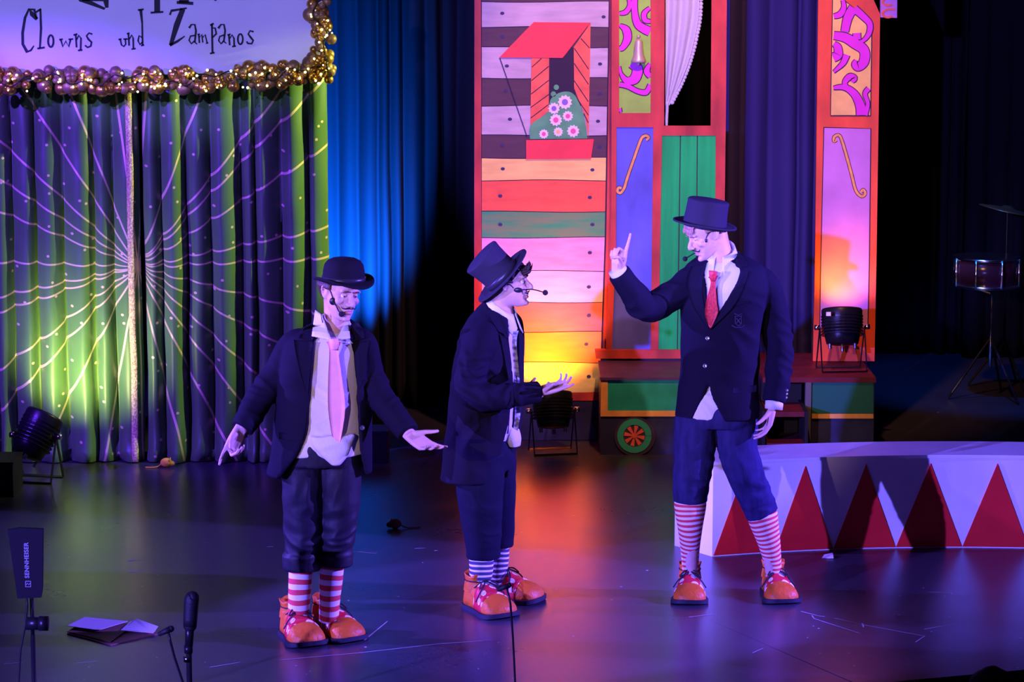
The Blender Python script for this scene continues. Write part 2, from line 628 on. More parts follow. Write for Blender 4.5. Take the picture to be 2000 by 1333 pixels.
# ------------------------------------------------------------------ banner with lettering
BY = 15.7
board_m = mat('banner_white', (0.78, 0.78, 0.80), 0.6, var=0.03, vscale=3)
ink = mat('banner_ink', (0.012, 0.010, 0.02), 0.6)
ban = thing('sign_banner', 'white sign board with black hand lettering and a gold bauble border', 'sign', W(300, 170, BY))
plate('board', [(-80, -160), (632, -160), (632, 120), (610, 138), (300, 146), (-80, 166)], BY, 0.03, board_m, ban)
K = 700 / 1866.0
def cs(pts):
    return [(a * K, b * K) for a, b in pts]
def ring_stroke(cx, cy, rx, ry, n=16):
    return [(cx + rx * math.cos(2 * math.pi * k / n), cy + ry * math.sin(2 * math.pi * k / n)) for k in range(n + 1)]
LET = [
    [([(192, 100), (165, 72), (150, 48), (130, 92), (117, 170), (118, 230), (140, 270), (160, 262), (176, 238)], [18, 24, 12, 13, 14, 14, 16, 10, 6]), ([(150, 48), (178, 50), (192, 100)], [8, 14, 6])],
    [([(186, 64), (213, 46)], 9), ([(210, 46), (213, 150), (207, 250)], [10, 12, 9]), ([(194, 253), (232, 247)], 10)],
    [(ring_stroke(264, 214, 14, 31), 10)],
    [([(308, 207), (326, 204)], 9), ([(316, 206), (326, 243), (342, 214), (357, 243), (367, 205)], 9), ([(356, 205), (380, 203)], 8)],
    [([(382, 183), (402, 177)], 9), ([(394, 180), (398, 247)], 9), ([(398, 208), (410, 184), (421, 200), (419, 260)], [7, 8, 9, 9]), ([(406, 263), (428, 260)], 9)],
    [([(480, 178), (463, 172), (450, 186), (460, 205), (476, 220), (472, 240), (455, 247), (442, 236)], [9, 8, 9, 11, 10, 9, 9, 9])],
    [([(616, 206), (632, 203)], 8), ([(626, 205), (632, 234), (644, 242), (654, 230), (652, 202)], 8), ([(642, 204), (664, 203)], 8)],
    [([(660, 176), (674, 172)], 8), ([(668, 174), (672, 238)], 9), ([(672, 205), (686, 182), (693, 200), (694, 254)], [6, 8, 9, 8]), ([(684, 256), (706, 253)], 8)],
    [([(718, 52), (748, 48)], 9), ([(732, 50), (740, 120), (742, 236)], [16, 9, 9]), ([(740, 196), (724, 186), (718, 212), (728, 232), (742, 218)], 8), ([(734, 238), (750, 234)], 8)],
    [([(884, 78), (892, 56), (972, 42)], [10, 13, 8]), ([(952, 46), (920, 130), (888, 236)], [26, 30, 18]), ([(884, 236), (925, 214), (962, 188)], [14, 12, 5])],
    [([(984, 146), (996, 128), (1014, 128), (1020, 160), (1014, 220), (1026, 230)], [12, 8, 9, 10, 9, 6]), ([(1016, 184), (992, 188), (984, 210), (996, 228), (1014, 212)], 8)],
    [([(1034, 178), (1038, 224)], 8), ([(1038, 194), (1050, 180), (1056, 222)], 7), ([(1056, 194), (1068, 180), (1078, 224)], 7), ([(1028, 180), (1040, 178)], 7), ([(1072, 226), (1084, 223)], 7)],
    [([(1094, 132), (1112, 122)], 10), ([(1103, 126), (1106, 275)], 10), ([(1093, 279), (1117, 274)], 9), ([(1106, 146), (1120, 146), (1126, 176), (1106, 196)], [7, 9, 10, 7])],
    [([(1136, 148), (1150, 128), (1166, 128), (1172, 160), (1165, 216), (1178, 226)], [12, 8, 9, 10, 9, 6]), ([(1167, 182), (1144, 190), (1138, 211), (1150, 228), (1165, 212)], 8)],
    [([(1184, 182), (1200, 178)], 8), ([(1191, 180), (1196, 236)], 9), ([(1196, 200), (1208, 182), (1218, 200), (1219, 240)], [7, 8, 9, 9]), ([(1208, 243), (1228, 240)], 8)],
    [(ring_stroke(1251, 204, 13, 27), 9)],
    [([(1320, 166), (1302, 160), (1292, 177), (1305, 195), (1318, 211), (1310, 228), (1290, 226), (1284, 216)], [9, 8, 9, 11, 10, 9, 9, 9])],
    # feet of the larger line above, cut by the frame
    [([(400, -60), (420, -6), (545, 46)], [30, 30, 12]), ([(430, -30), (552, -20), (556, 40)], [70, 60, 16])],
    [([(818, -80), (818, 62)], 30), ([(784, 66), (850, 62)], 10)],
    [([(955, -80), (958, 14)], [40, 52]), ([(920, 12), (1006, 18)], 16)],
    [([(1120, -30), (1122, 4)], 12)],
]
for L in LET:
    strokes([(cs(p), [w * K for w in wd] if isinstance(wd, list) else wd * K) for p, wd in L], BY - 0.004, 0.006).build('letter', ink, ban)

gold = mat('gold_bauble', (0.60, 0.36, 0.08), 0.3, 0.8, var=0.25, vscale=25)
gold2 = mat('matte_gold_bauble', (0.30, 0.19, 0.09), 0.45, 0.4, var=0.3, vscale=40)
bq = MB().ell((0, 0, 0), 1.0, n=14)
bme = []
for m_ in (gold, gold2):
    me = bpy.data.meshes.new('bauble')
    me.from_pydata([tuple(v) for v in bq.v], [], bq.f)
    me.polygons.foreach_set('use_smooth', [True] * len(me.polygons))
    me.materials.append(m_); bme.append(me)
gar = thing('bauble_garland', 'thick garland of gold baubles edging the white sign board', 'garland', W(300, 165, BY - 0.05))


def gpath(t):
    """along the bottom edge, round the corner and up the right edge"""
    L1 = 690.0
    if t < L1:
        x = -40 + t
        y = 157 - 3 * (x / 640.0) - 14 * max(0, (x - 380) / 240.0)
        return x, y
    t -= L1
    return 625 + 4 * math.sin(t * .05), 118 - t


rnd = random.Random(11)
count = 0
for k in range(285):
    t = rnd.uniform(0, 690 + 170)
    x, y = gpath(t)
    sp_ = rnd.uniform(-20, 20)
    if t < 690: y += sp_
    else: x += sp_ * 1.0
    r = rnd.uniform(6.5, 14) * (1.0 if abs(sp_) > 8 else 0.8)
    Yb = BY - 0.03 - rnd.uniform(0, 0.05) - 0.03 * (1 - abs(sp_) / 20)
    p = W(x, y, Yb)
    o = bpy.data.objects.new('bauble', bme[rnd.random() < .45])
    COL.objects.link(o); o.parent = gar
    o.location = p - wl(gar); s_ = r * 0.00302; o.scale = (s_, s_, s_)
fl = thing('fairy_light_string', 'string of tiny warm fairy lights wound along the gold garland', 'fairy lights', W(300, 165, BY - 0.13))
cable = mat('dark_cable', (0.01, 0.014, 0.01), 0.5)
bulb_m = mat('fairy_bulb', (1, 0.9, 0.6), 0.3, emit=(1.0, 0.76, 0.26), estr=6)
pts = []
for k in range(70):
    t = k * (870 / 69.0)
    x, y = gpath(t); w_ = 9 * math.sin(t * .037) + 6 * math.sin(t * .11 + 1)
    if t < 690: y += w_
    else: x += w_
    pts.append(W(x, y, BY - 0.125 + 0.01 * math.sin(t * .2)))
MB().tube(pts, 0.004, n=6, steps=2).build('cable', cable, fl, True)
bm_ = MB().ell((0, 0, 0), 1.0, n=8)
bul = bpy.data.meshes.new('bulb'); bul.from_pydata([tuple(v) for v in bm_.v], [], bm_.f); bul.materials.append(bulb_m)
for k in range(105):
    t = rnd.uniform(0, 865); x, y = gpath(t); w_ = rnd.uniform(-17, 24)
    if t < 690: y += w_
    else: x += w_
    o = bpy.data.objects.new('bulb', bul); COL.objects.link(o); o.parent = fl
    o.location = W(x, y, BY - 0.125 - rnd.uniform(0, .02)) - wl(fl)
    s_ = rnd.uniform(.0045, .0075); o.scale = (s_, s_, s_)

# ------------------------------------------------------------------ painted flats
PV = dict(var=0.11, vscale=5, stretch=(1, 1, 5))
red_frame = mat('red_frame_paint', (0.50, 0.050, 0.035), 0.55, var=0.35, vscale=6, stretch=(1, 1, .4))
orange_frame = mat('orange_red_paint', (0.72, 0.085, 0.03), 0.55, var=0.2, vscale=6, stretch=(1, 1, .4))
grey_plank = mat('pale_plank_paint', (0.50, 0.42, 0.46), 0.6, **PV)
brown_plank = mat('brown_plank_paint', (0.085, 0.04, 0.05), 0.6, **PV)
yellow_plank = mat('yellow_plank_paint', (0.85, 0.60, 0.16), 0.55, **PV)
red_plank = mat('vermilion_plank_paint', (0.78, 0.12, 0.05), 0.55, **PV)
green_plank = mat('green_plank_paint', (0.04, 0.34, 0.12), 0.55, var=.5, vscale=3.2, stretch=(1, 1, 6), col2=(0.17, 0.27, 0.10))
pink_plank = mat('pink_plank_paint', (0.75, 0.32, 0.50), 0.55, **PV)
lilac_plank = mat('lilac_plank_paint', (0.58, 0.42, 0.55), 0.55, **PV)
plum_plank = mat('plum_plank_paint', (0.42, 0.13, 0.12), 0.55, **PV)
orange_plank = mat('orange_plank_paint', (0.80, 0.20, 0.05), 0.55, **PV)
navy_paint = mat('navy_paint', (0.020, 0.020, 0.055), 0.6, var=.3)
outline = mat('dark_outline_paint', (0.03, 0.015, 0.04), 0.7)
awning = mat('awning_red_paint', (0.80, 0.055, 0.055), 0.55, var=.06)
shutter = mat('shutter_orange_paint', (0.82, 0.14, 0.06), 0.55, var=.15, vscale=12)
bush = mat('bush_green_paint', (0.10, 0.38, 0.15), 0.6, var=.2)
white_paint = mat('petal_white_paint', (0.80, 0.74, 0.74), 0.6)
petal_pink = mat('petal_pink_paint', (0.75, 0.12, 0.30), 0.6)
petal_violet = mat('petal_violet_paint', (0.25, 0.15, 0.50), 0.6)
nail_m = mat('nail_paint', (0.04, 0.03, 0.10), 0.6)
panel_blue = mat('blue_panel_paint', (0.11, 0.12, 0.60), 0.5, var=.3, vscale=3.5, stretch=(1, 1, .5))
panel_green = mat('teal_plank_paint', (0.003, 0.42, 0.085), 0.55, var=.22, vscale=5, stretch=(3, 1, .3))
panel_lime = mat('lime_panel_paint', (0.30, 0.62, 0.05), 0.5, var=.12)
panel_yellow = mat('amber_panel_paint', (0.85, 0.55, 0.14), 0.5, var=.1)
magenta = mat('magenta_swirl_paint', (0.66, 0.03, 0.52), 0.5, var=.06)
scroll_gold = mat('ochre_scroll_paint', (0.75, 0.36, 0.10), 0.5, var=.15, vscale=20)
purple_panel = mat('mauve_panel_paint', (0.52, 0.20, 0.52), 0.5, var=.12, vscale=4)
ochre = mat('ochre_paint', (0.72, 0.34, 0.07), 0.55, var=.2)
purple_lid = mat('purple_lid_paint', (0.075, 0.030, 0.09), 0.5, var=.2)
box_green = mat('box_green_paint', (0.015, 0.34, 0.20), 0.5, var=.15)

# left flat: plank house front
HY = 16.5
hf = thing('plank_house_flat', 'tall painted flat of coloured planks with a red-awning window and flowers', 'scenery flat', F(1060, 861))
hf.location.y = HY
plate('backing', [(926, -150), (1208, -150), (1192, 861), (925, 861)], HY, 0.03, outline, hf)
plate('side_strip', [(927, -150), (939, -150), (941, 783), (926, 783)], HY - 0.008, 0.01, red_frame, hf)
plate('post', [(1191, -150), (1209, -150), (1206, 250), (1197, 480), (1193, 690), (1177, 690), (1184, 470), (1190, 100)], HY - 0.010, 0.012, red_frame, hf)
plate('bottom_rail', [(940, 767), (1172, 767), (1172, 783), (940, 783)], HY - 0.008, 0.01, red_frame, hf)
plate('plinth', [(926, 785), (1176, 785), (1176, 860), (926, 860)], HY - 0.006, 0.008, navy_paint, hf)


def rx_(y):   # right end of the planks
    return 1190 - 8 * max(0, y) / 465 if y < 465 else 1182 - 10 * (y - 465) / 300


rows = [(-150, -100, brown_plank), (-99, -50, grey_plank), (-49, 3, brown_plank), (4, 52, grey_plank), (53.5, 92, brown_plank), (93.5, 152, grey_plank), (153.5, 206, brown_plank), (207.5, 264, grey_plank),
        (265.5, 308, brown_plank), (309.5, 352, yellow_plank), (353.5, 413, red_plank), (414.5, 463.5, green_plank), (465, 529, pink_plank),
        (530.5, 590, lilac_plank), (591.5, 648, plum_plank), (649.5, 708, orange_plank), (709.5, 766, yellow_plank)]
for i, (ya, yb, m_) in enumerate(rows):
    top, bot = [], []
    for k in range(7):
        u = k / 6
        w1 = 1.3 * math.sin(u * 5 + i * 2.1); w2 = 1.3 * math.sin(u * 5 + (i + 1) * 2.1)
        top.append((941 + (rx_(ya) - 1 - 941) * u, ya + w1)); bot.append((941 + (rx_(yb) - 1 - 941) * u, yb + w2))
    plate('plank', top + bot[::-1], HY - 0.006 - 0.0015 * (i % 2), 0.01, m_, hf)
for nx, ny in ((981, 26), (1179, 33), (981, 71), (990, 129), (1172, 125), (988, 177), (1171, 183), (996, 233), (1168, 237), (981, 284), (1171, 287),
               (982, 330), (1157, 332), (977, 383), (1152, 386), (977, 439), (1157, 439), (1152, 494), (1150, 561), (1150, 617), (1145, 673), (1150, 736)):
    plate('nail', circ(nx, ny, 4.2, 9, 3.2), HY - 0.010, 0.006, nail_m, hf)
O3 = lambda pts: [(900 + a * .3752, b * .3752) for a, b in pts]
win = plate('window', O3([(455, 298), (592, 244), (596, 540), (455, 585)]), HY - 0.011, 0.004, outline, hf)
for poly in ([(368, 300), (460, 300), (458, 578), (362, 658)], [(676, 120), (665, 720), (648, 605), (590, 460), (588, 246)]):
    sh = plate('shutter', O3(poly), HY - 0.014, 0.007, shutter, hf)
for a, b_ in (((370, 350), (420, 305)), ((368, 420), (458, 345)), ((366, 490), (458, 418)), ((364, 560), (458, 492)), ((364, 615), (456, 545)),
              ((590, 250), (665, 360)), ((590, 330), (665, 440)), ((590, 420), (664, 530)), ((610, 520), (664, 600)), ((640, 590), (664, 640)), ((625, 200), (670, 250))):
    strokes([(O3([a, b_]), 1.6)], HY - 0.0155, 0.002).build('slat_line', outline, hf)
plate('shrub', O3(curve2([(360, 725), (362, 655), (420, 610), (455, 580), (466, 520), (500, 490), (535, 478), (575, 482), (605, 515), (640, 600), (660, 722)], 3)), HY - 0.017, 0.006, bush, hf)
for bx_, by_ in ((497, 455), (482, 490)):
    plate('bud', O3(circ(bx_, by_, 14)), HY - 0.017, 0.006, bush, hf)
for fx, fy, fr_, cm in ((542, 532, 39, petal_violet), (485, 565, 32, petal_violet), (495, 625, 34, petal_pink), (557, 605, 29, petal_pink), (432, 698, 26, petal_pink), (507, 687, 26, yellow_plank), (585, 683, 34, petal_pink)):
    pet = [(fx + (fr_ * (1 if k % 2 else .78)) * math.cos(k * math.pi / 11), fy + (fr_ * (1 if k % 2 else .78)) * math.sin(k * math.pi / 11)) for k in range(22)]
    f_ = plate('flower', O3(pet), HY - 0.021, 0.005, white_paint, hf)
    plate('flower_centre', O3(circ(fx, fy, fr_ * .42, 10)), HY - 0.0235, 0.004, cm, f_)
plate('flower_box', O3([(340, 730), (693, 725), (678, 826), (340, 829)]), HY - 0.02, 0.012, awning, hf)
aw = plate('awning', O3([(380, 115), (675, 118), (530, 302), (200, 300)]), HY - 0.02, 0.008, awning, hf)
strokes([(O3([(203, 302), (345, 712)]), 1.6)], HY - 0.0135, 0.003).build('awning_strut', outline, hf)

# centre flat: wagon side with window opening
WY = 16.42
wf = thing('painted_wagon_flat', 'red-framed painted wagon side with bell panel, open window and teal planks', 'scenery flat', F(1300, 864))
wf.location.y = WY
plate('ornate_panel', [(1207, -150), (1273, -150), (1273, 223), (1207, 223)], WY, 0.02, panel_lime, wf)
plate('blue_panel', [(1202, 246), (1278, 246), (1273, 686), (1193, 686)], WY, 0.02, panel_blue, wf)
plate('panel_backing', [(1285, 262), (1400, 262), (1396, 686), (1284, 686)], WY + 0.003, 0.02, outline, wf)
for a0, a1, b0, b1 in ((1293, 1328, 1286, 1322), (1330, 1361, 1324, 1358), (1363, 1399, 1360, 1396)):
    plate('plank', [(a0, 265), (a1, 265), (b1, 685), (b0, 685)], WY - 0.002, 0.02, panel_green, wf)
for nm, poly in (('frame_post', [(1195, -150), (1209, -150), (1209, 222), (1204, 250), (1203, 480), (1195, 684), (1184, 684), (1194, 400)]),
                 ('frame_post', [(1271, -150), (1299, -150), (1297, 247), (1293, 266), (1286, 684), (1271, 684), (1276, 248), (1271, 222)]),
                 ('frame_post', [(1391, -150), (1421, -150), (1418, 200), (1412, 684), (1395, 684), (1398, 264), (1388, 247)]),
                 ('frame_rail', [(1200, 221), (1285, 221), (1285, 249), (1200, 249)]),
                 ('frame_rail', [(1285, 246), (1405, 246), (1405, 265), (1285, 265)])):
    plate(nm, poly, WY - (0.012 if nm == 'frame_post' else 0.009), 0.03, red_frame, wf)
plate('ledge', [(1162, 684), (1418, 684), (1418, 701), (1164, 701)], WY - 0.03, 0.06, red_frame, wf)
plate('lower_wall', [(1175, 701), (1415, 701), (1415, 862), (1175, 862)], WY, 0.02, navy_paint, wf)
c3 = lambda pts: [(900 + a * .3752, b * .3752) for a, b in pts]
swirls = [([(905, -40), (905, 60), (925, 130), (985, 165)], [26, 26, 34, 40]), ([(985, 40), (955, 70), (960, 105), (990, 112)], [12, 22, 22, 14]),
          ([(826, 70), (860, 62), (880, 25), (870, -20)], [12, 22, 18, 12]), ([(826, 130), (860, 155), (868, 200), (845, 245), (826, 255)], [10, 34, 34, 24, 20]),
          ([(890, 330), (920, 360), (905, 410), (865, 420), (835, 385), (826, 345)], [40, 44, 44, 30, 14, 8]),
          ([(985, 330), (968, 370), (985, 400)], [10, 26, 20]), ([(826, 440), (870, 450), (920, 475), (965, 480), (985, 440)], [20, 20, 20, 24, 16]), ([(826, 565), (834, 585)], [16, 8])]
for i, (p, wd) in enumerate(swirls):
    pp = curve2(p, 5); ws = [w * .44 for w in np.interp(np.linspace(0, 1, len(pp)), np.linspace(0, 1, len(wd)), wd)]
    ed = strokes([(c3(pp), [w + 3.4 for w in ws])], WY - 0.0010 - i * .0003, 0.002).build('swirl', outline, wf)
    strokes([(c3(pp), ws)], WY - 0.0045 - i * .0003, 0.0028).build('swirl_fill', magenta, ed)
bell_m = mat('bell_metal', (0.62, 0.52, 0.46), 0.4, 0.35)
bc = W(1247, 100, WY - 0.03)
Mb = Matrix.Translation(bc)
be = MB().lathe([(0.004, .075), (0.016, .070), (0.022, .055), (0.026, .02), (0.030, -.02), (0.041, -.05), (0.046, -.066), (0.040, -.068), (0.02, -.06)], Mb, 20).ell(bc + Vector((0, 0, .088)), .011).ell(bc + Vector((0, 0, -.078)), .010).build('bell', bell_m, wf, True)
be['label'] = 'pale metal bell on the lime swirl panel'


def scroll(pts, wd, parent, Y):
    pp = curve2(pts, 5)
    ed = strokes([(pp, wd + 2.4)], Y - 0.002, 0.003).build('scroll', outline, parent)
    strokes([(pp, wd)], Y - 0.004, 0.003).build('scroll_fill', scroll_gold, ed)


scroll([(1262, 274), (1267, 269), (1262, 265), (1255, 268), (1250, 277), (1240, 305), (1226, 345), (1219, 368), (1212, 377), (1206, 374), (1208, 367), (1214, 368)], 5.0, wf, WY)

# step box with painted wheel
SY = 16.04
zl = W(1200, 738, SY).z
sb = thing('step_box', 'low purple-lidded green and ochre box with a painted wheel', 'box', F(1245, 889))
xL, xR = W(1173, 800, SY).x, W(1392, 800, SY).x
MB().box((xL, SY, 0.0), (xR, SY + 0.34, zl - 0.012)).build('body', navy_paint, sb)
q = MB()
lx0, lx1 = xL - 0.005, xR + 0.005
q.add([(lx0, SY - .02, zl - .012), (lx1, SY - .02, zl - .012), (lx1, SY + .36, zl + .03), (lx0, SY + .36, zl + .03), (lx0, SY - .02, zl + .004), (lx1, SY - .02, zl + .004), (lx1, SY + .36, zl + .046), (lx0, SY + .36, zl + .046)],
      [(0, 3, 2, 1), (4, 5, 6, 7), (0, 1, 5, 4), (1, 2, 6, 5), (2, 3, 7, 6), (3, 0, 4, 7)])
q.build('lid', purple_lid, sb)
plate('trim_board', [(1174, 742), (1187, 742), (1187, 803), (1386, 803), (1386, 742), (1391, 742), (1391, 814), (1173, 814)], SY - 0.010, 0.01, ochre, sb)
plate('front_panel', [(1187, 741), (1386, 741), (1386, 803), (1187, 803)], SY - 0.006, 0.008, box_green, sb)
wh = plate('wheel', circ(1240, 853, 40, 28, 38), SY - 0.008, 0.008, mat('tyre_paint', (0.05, 0.03, 0.06), 0.6), sb)
q = MB(); rim = []
for k in range(29):
    a = 2 * math.pi * k / 28
    rim.append((1239 + 27.5 * math.cos(a), 852 + 27.5 * math.sin(a)))
strokes([(rim, 12)], SY - 0.012, 0.006).build('wheel_rim', mat('rim_green_paint', (0.04, 0.40, 0.22), 0.5), wh)
for k in range(8):
    a = 2 * math.pi * k / 8 + .2
    strokes([([(1239 + 4 * math.cos(a), 852 + 4 * math.sin(a)), (1239 + 20 * math.cos(a), 852 + 20 * math.sin(a))], [3, 8])], SY - 0.011, 0.004).build('spoke', shutter, wh)
plate('hub', circ(1239, 852, 5, 12), SY - 0.013, 0.006, shutter, wh)

# lace curtain in the wagon window
lace = mat('white_lace', (0.56, 0.58, 0.64), 0.8, bump=0.4, bscale=220)
LY = WY + 0.045
lc = thing('lace_curtain', 'white lace-edged curtain tied back in the wagon window', 'curtain', W(1306, 246, LY))
edge = curve2([(1366, -150), (1366, 10), (1358, 70), (1346, 118), (1330, 160), (1312, 196), (1307, 206)], 6)
vs_, fs = [], []
ncol = 26
for (ex, ey) in edge:
    for c in range(ncol + 1):
        u = c / ncol
        px = 1299.5 + (ex - 1299.5) * u
        dep = 0.014 * math.sin(u * 17 + ey * .006) * min(1, (ex - 1296) / 40)
        w = W(px, ey, LY); vs_.append((w.x, LY + dep, w.z))
for r in range(len(edge) - 1):
    for c in range(ncol):
        a = r * (ncol + 1) + c
        fs.append((a, a + 1, a + ncol + 2, a + ncol + 1))
cl = mk('cloth', vs_, fs, lace, lc, True)
cl.modifiers.new('thickness', 'SOLIDIFY').thickness = 0.003
q = MB()
q.tube([W(1303, 200, LY), W(1303, 215, LY), W(1302, 232, LY), W(1302, 248, LY)], [(.018, .012), (.014, .01), (.016, .01), (.012, .008)], n=12, steps=3)
q.build('gathered_tail', lace, lc, True)
q = MB()
fine = [e for e in curve2(edge, 8) if e[1] > -70]
run, last = 0.0, None
for e in fine:
    if last is not None:
        run += math.hypot(e[0] - last[0], e[1] - last[1])
    if last is None or run > 6.5:
        q.ell(W(e[0] + 3.0, e[1], LY - .006), (.014, .005, .0125), n=10); run = 0.0
    last = e
q.build('lace_edging', lace, lc, True)['kind'] = 'stuff'

# right flat: orange pillar
PY = 16.6
pf = thing('orange_pillar_flat', 'tall orange-red painted pillar flat with swirl panel and glowing mauve panel', 'scenery flat', W(1652, 707, PY))
plate('backing', [(1600, -150), (1640, -150), (1719, 28), (1712, 500), (1708, 706), (1588, 706), (1592, 500)], PY, 0.03, orange_frame, pf)
plate('swirl_panel', [(1627, -60), (1640, -8), (1651, 3), (1702, 43), (1699.5, 225), (1623, 225)], PY - 0.004, 0.006, panel_yellow, pf)
plate('mauve_panel', [(1610, 250), (1700, 252), (1697, 500), (1694, 640), (1602, 640), (1604, 500)], PY - 0.004, 0.006, purple_panel, pf)
q = MB()
strokes([([(1622, 225), (1626, 0)], 1.6), ([(1700.5, 225), (1703, 44), (1651, 2)], 1.6), ([(1622, 226), (1701, 226)], 1.6),
         ([(1609, 249), (1701, 251), (1698, 500), (1695, 640)], 1.6), ([(1609, 249), (1603.5, 500), (1601, 640)], 1.6)], PY - 0.006, 0.003, q)
q.build('panel_outlines', outline, pf)
c4 = lambda pts: [(1350 + a * .3751, b * .3751) for a, b in pts]
swirls2 = [([(742, 185), (800, 195), (850, 225), (900, 262), (900, 320), (870, 350), (850, 335), (858, 312)], [34, 42, 46, 44, 44, 36, 26, 10]),
           ([(742, 85), (775, 75), (795, 40), (790, 0)], [20, 28, 22, 14]), ([(845, 40), (815, 95), (800, 165)], [42, 40, 34]), ([(850, 45), (895, 85), (930, 125), (925, 175), (895, 212), (860, 220)], [34, 30, 26, 22, 16, 8]),
           ([(862, 172), (864, 205)], [34, 34]), ([(740, 300), (765, 285), (762, 245), (742, 228)], [40, 40, 34, 20]), ([(742, 375), (790, 330), (810, 285)], [10, 24, 30]),
           ([(740, 458), (800, 455), (850, 490), (880, 550), (885, 600)], [14, 26, 34, 42, 44]), ([(815, 470), (800, 430), (825, 400), (848, 408), (838, 428)], [16, 22, 28, 30, 12]),
           ([(905, 600), (920, 540), (905, 490), (925, 460)], [24, 16, 20, 22])]
for i, (p, wd) in enumerate(swirls2):
    pp = curve2(p, 5); ws = [w * .42 for w in np.interp(np.linspace(0, 1, len(pp)), np.linspace(0, 1, len(wd)), wd)]
    ed = strokes([(c4(pp), [w + 3.4 for w in ws])], PY - 0.0055 - i * .0003, 0.0018).build('swirl', outline, pf)
    strokes([(c4(pp), ws)], PY - 0.0095 - i * .0003, 0.003).build('swirl_fill', magenta, ed)
scroll([(1634, 273), (1629, 276), (1629, 268), (1637, 264), (1643, 271), (1652, 300), (1663, 340), (1669, 365), (1675, 378), (1684, 384), (1690, 378), (1686, 371), (1681, 376)], 5.0, pf, PY - 0.002)
# purple fretwork end beside the pillar top
fr = thing('fretwork_bracket', 'small purple bracket with orange curls at the pillar top', 'bracket', W(1736, 35, PY - 0.05))
plate('board', [(1719, -150), (1754, -150), (1752, 35), (1720, 34)], PY - 0.05, 0.03, purple_panel, fr)
for cy in (-22, 4, 27):
    strokes([(curve2([(1748, cy - 9), (1732, cy - 8), (1724, cy), (1732, cy + 7), (1743, cy + 5)], 4), 4)], PY - 0.054, 0.005).build('curl', shutter, fr)

# platform and steps
plat = thing('platform', 'dark red topped platform box with green front under the orange pillar', 'platform', F(1645, 889))
xa, xb = W(1490, 740, 16.0).x, W(1711, 740, 16.0).x
zp = W(1600, 738, 16.0).z
shaded_red = mat('shaded_red_paint', (0.11, 0.01, 0.018), 0.5, var=.25)  # red darkened in the colour for the weak light at the platform
MB().box((xa, 16.0, zp - .03), (xb, 16.95, zp)).build('top', shaded_red, plat)
xg = W(1584, 800, 16.02).x
MB().box((xg, 16.02, 0), (xb - .005, 16.9, zp - .03)).build('body', navy_paint, plat)
plate('front_panel', [(1586, 743), (1706, 743), (1706, 808), (1586, 808)], 16.012, 0.008, mat('bottle_green_paint', (0.012, 0.12, 0.07), 0.5), plat)
plate('trim_board', [(1586, 809), (1706, 809), (1706, 818), (1586, 818)], 16.008, 0.012, ochre, plat)
xq = W(1573, 800, 16.0).x
MB().box((xq, 16.0, 0), (xg - .002, 16.05, zp - .03)).build('post', mat('grey_post', (0.10, 0.10, 0.10), .6), plat)
st = thing('steps', 'dark red wooden steps under the platform behind the pointing performer', 'steps', F(1520, 895))
for zt_, y0 in ((W(1520, 805, 15.84).z, 15.84), (W(1520, 864, 15.84).z, 15.80)):
    MB().box((xa + .01, y0, zt_ - .03), (xq - .004, y0 + .34, zt_)).build('tread', shaded_red, st)
MB().box((xa + .01, 16.2, 0), (xq - .004, 16.24, zp - .04)).build('riser', black_paint, st)
for xx in (xa - .02, xq - .004 - .02):
    MB().box((xx, 15.8, 0), (xx + .02, 16.2, .31)).build('stringer', black_paint, st)


# ------------------------------------------------------------------ circus ring segment
def circle3(a, b, c):
    ax, ay, bx, by, cx, cy = a.x, a.y, b.x, b.y, c.x, c.y
    d = 2 * (ax * (by - cy) + bx * (cy - ay) + cx * (ay - by))
    ux = ((ax * ax + ay * ay) * (by - cy) + (bx * bx + by * by) * (cy - ay) + (cx * cx + cy * cy) * (ay - by)) / d
    uy = ((ax * ax + ay * ay) * (cx - bx) + (bx * bx + by * by) * (ax - cx) + (cx * cx + cy * cy) * (bx - ax)) / d
    return ux, uy, math.hypot(ax - ux, ay - uy)


cx_, cy_, RR = circle3(F(1391, 1088), F(1640, 1074), F(1990, 1071.5))
ringw = mat('ring_white_paint', (0.74, 0.74, 0.76), 0.5, var=.06, vscale=4)
ringr = mat('ring_red_paint', (0.62, 0.018, 0.02), 0.45, var=.08, vscale=5)
rg = thing('circus_ring', 'curved white circus ring block with red triangles', 'circus ring', F(1640, 1074))
RH = 0.47


def on_ring(x, z, off=0.0):
    y = cy_ + math.copysign(math.sqrt(max(0, RR * RR - (x - cx_) ** 2)), F(1640, 1074).y - cy_)
    n = Vector((x - cx_, y - cy_, 0)).normalized()
    if n.y < 0: n = -n
    return Vector((x, y, z)) + n * off


ex0, ex1 = F(1391, 1088).x, F(2140, 1074).x
rings_ = []
farc = F(1318, 1068)
for k in range(25):
    x = ex0 + (ex1 - ex0) * k / 24
    fb, ft = on_ring(x, 0), on_ring(x, RH)
    bb, bt = on_ring(x, 0, .36), on_ring(x, RH, .36)
    if k == 0:
        bb = Vector((farc.x, farc.y + .02, 0)); bt = Vector((farc.x, farc.y + .02, RH))
    rings_.append([fb, ft, bt, bb])
MB().loft(rings_).build('body', ringw, rg)
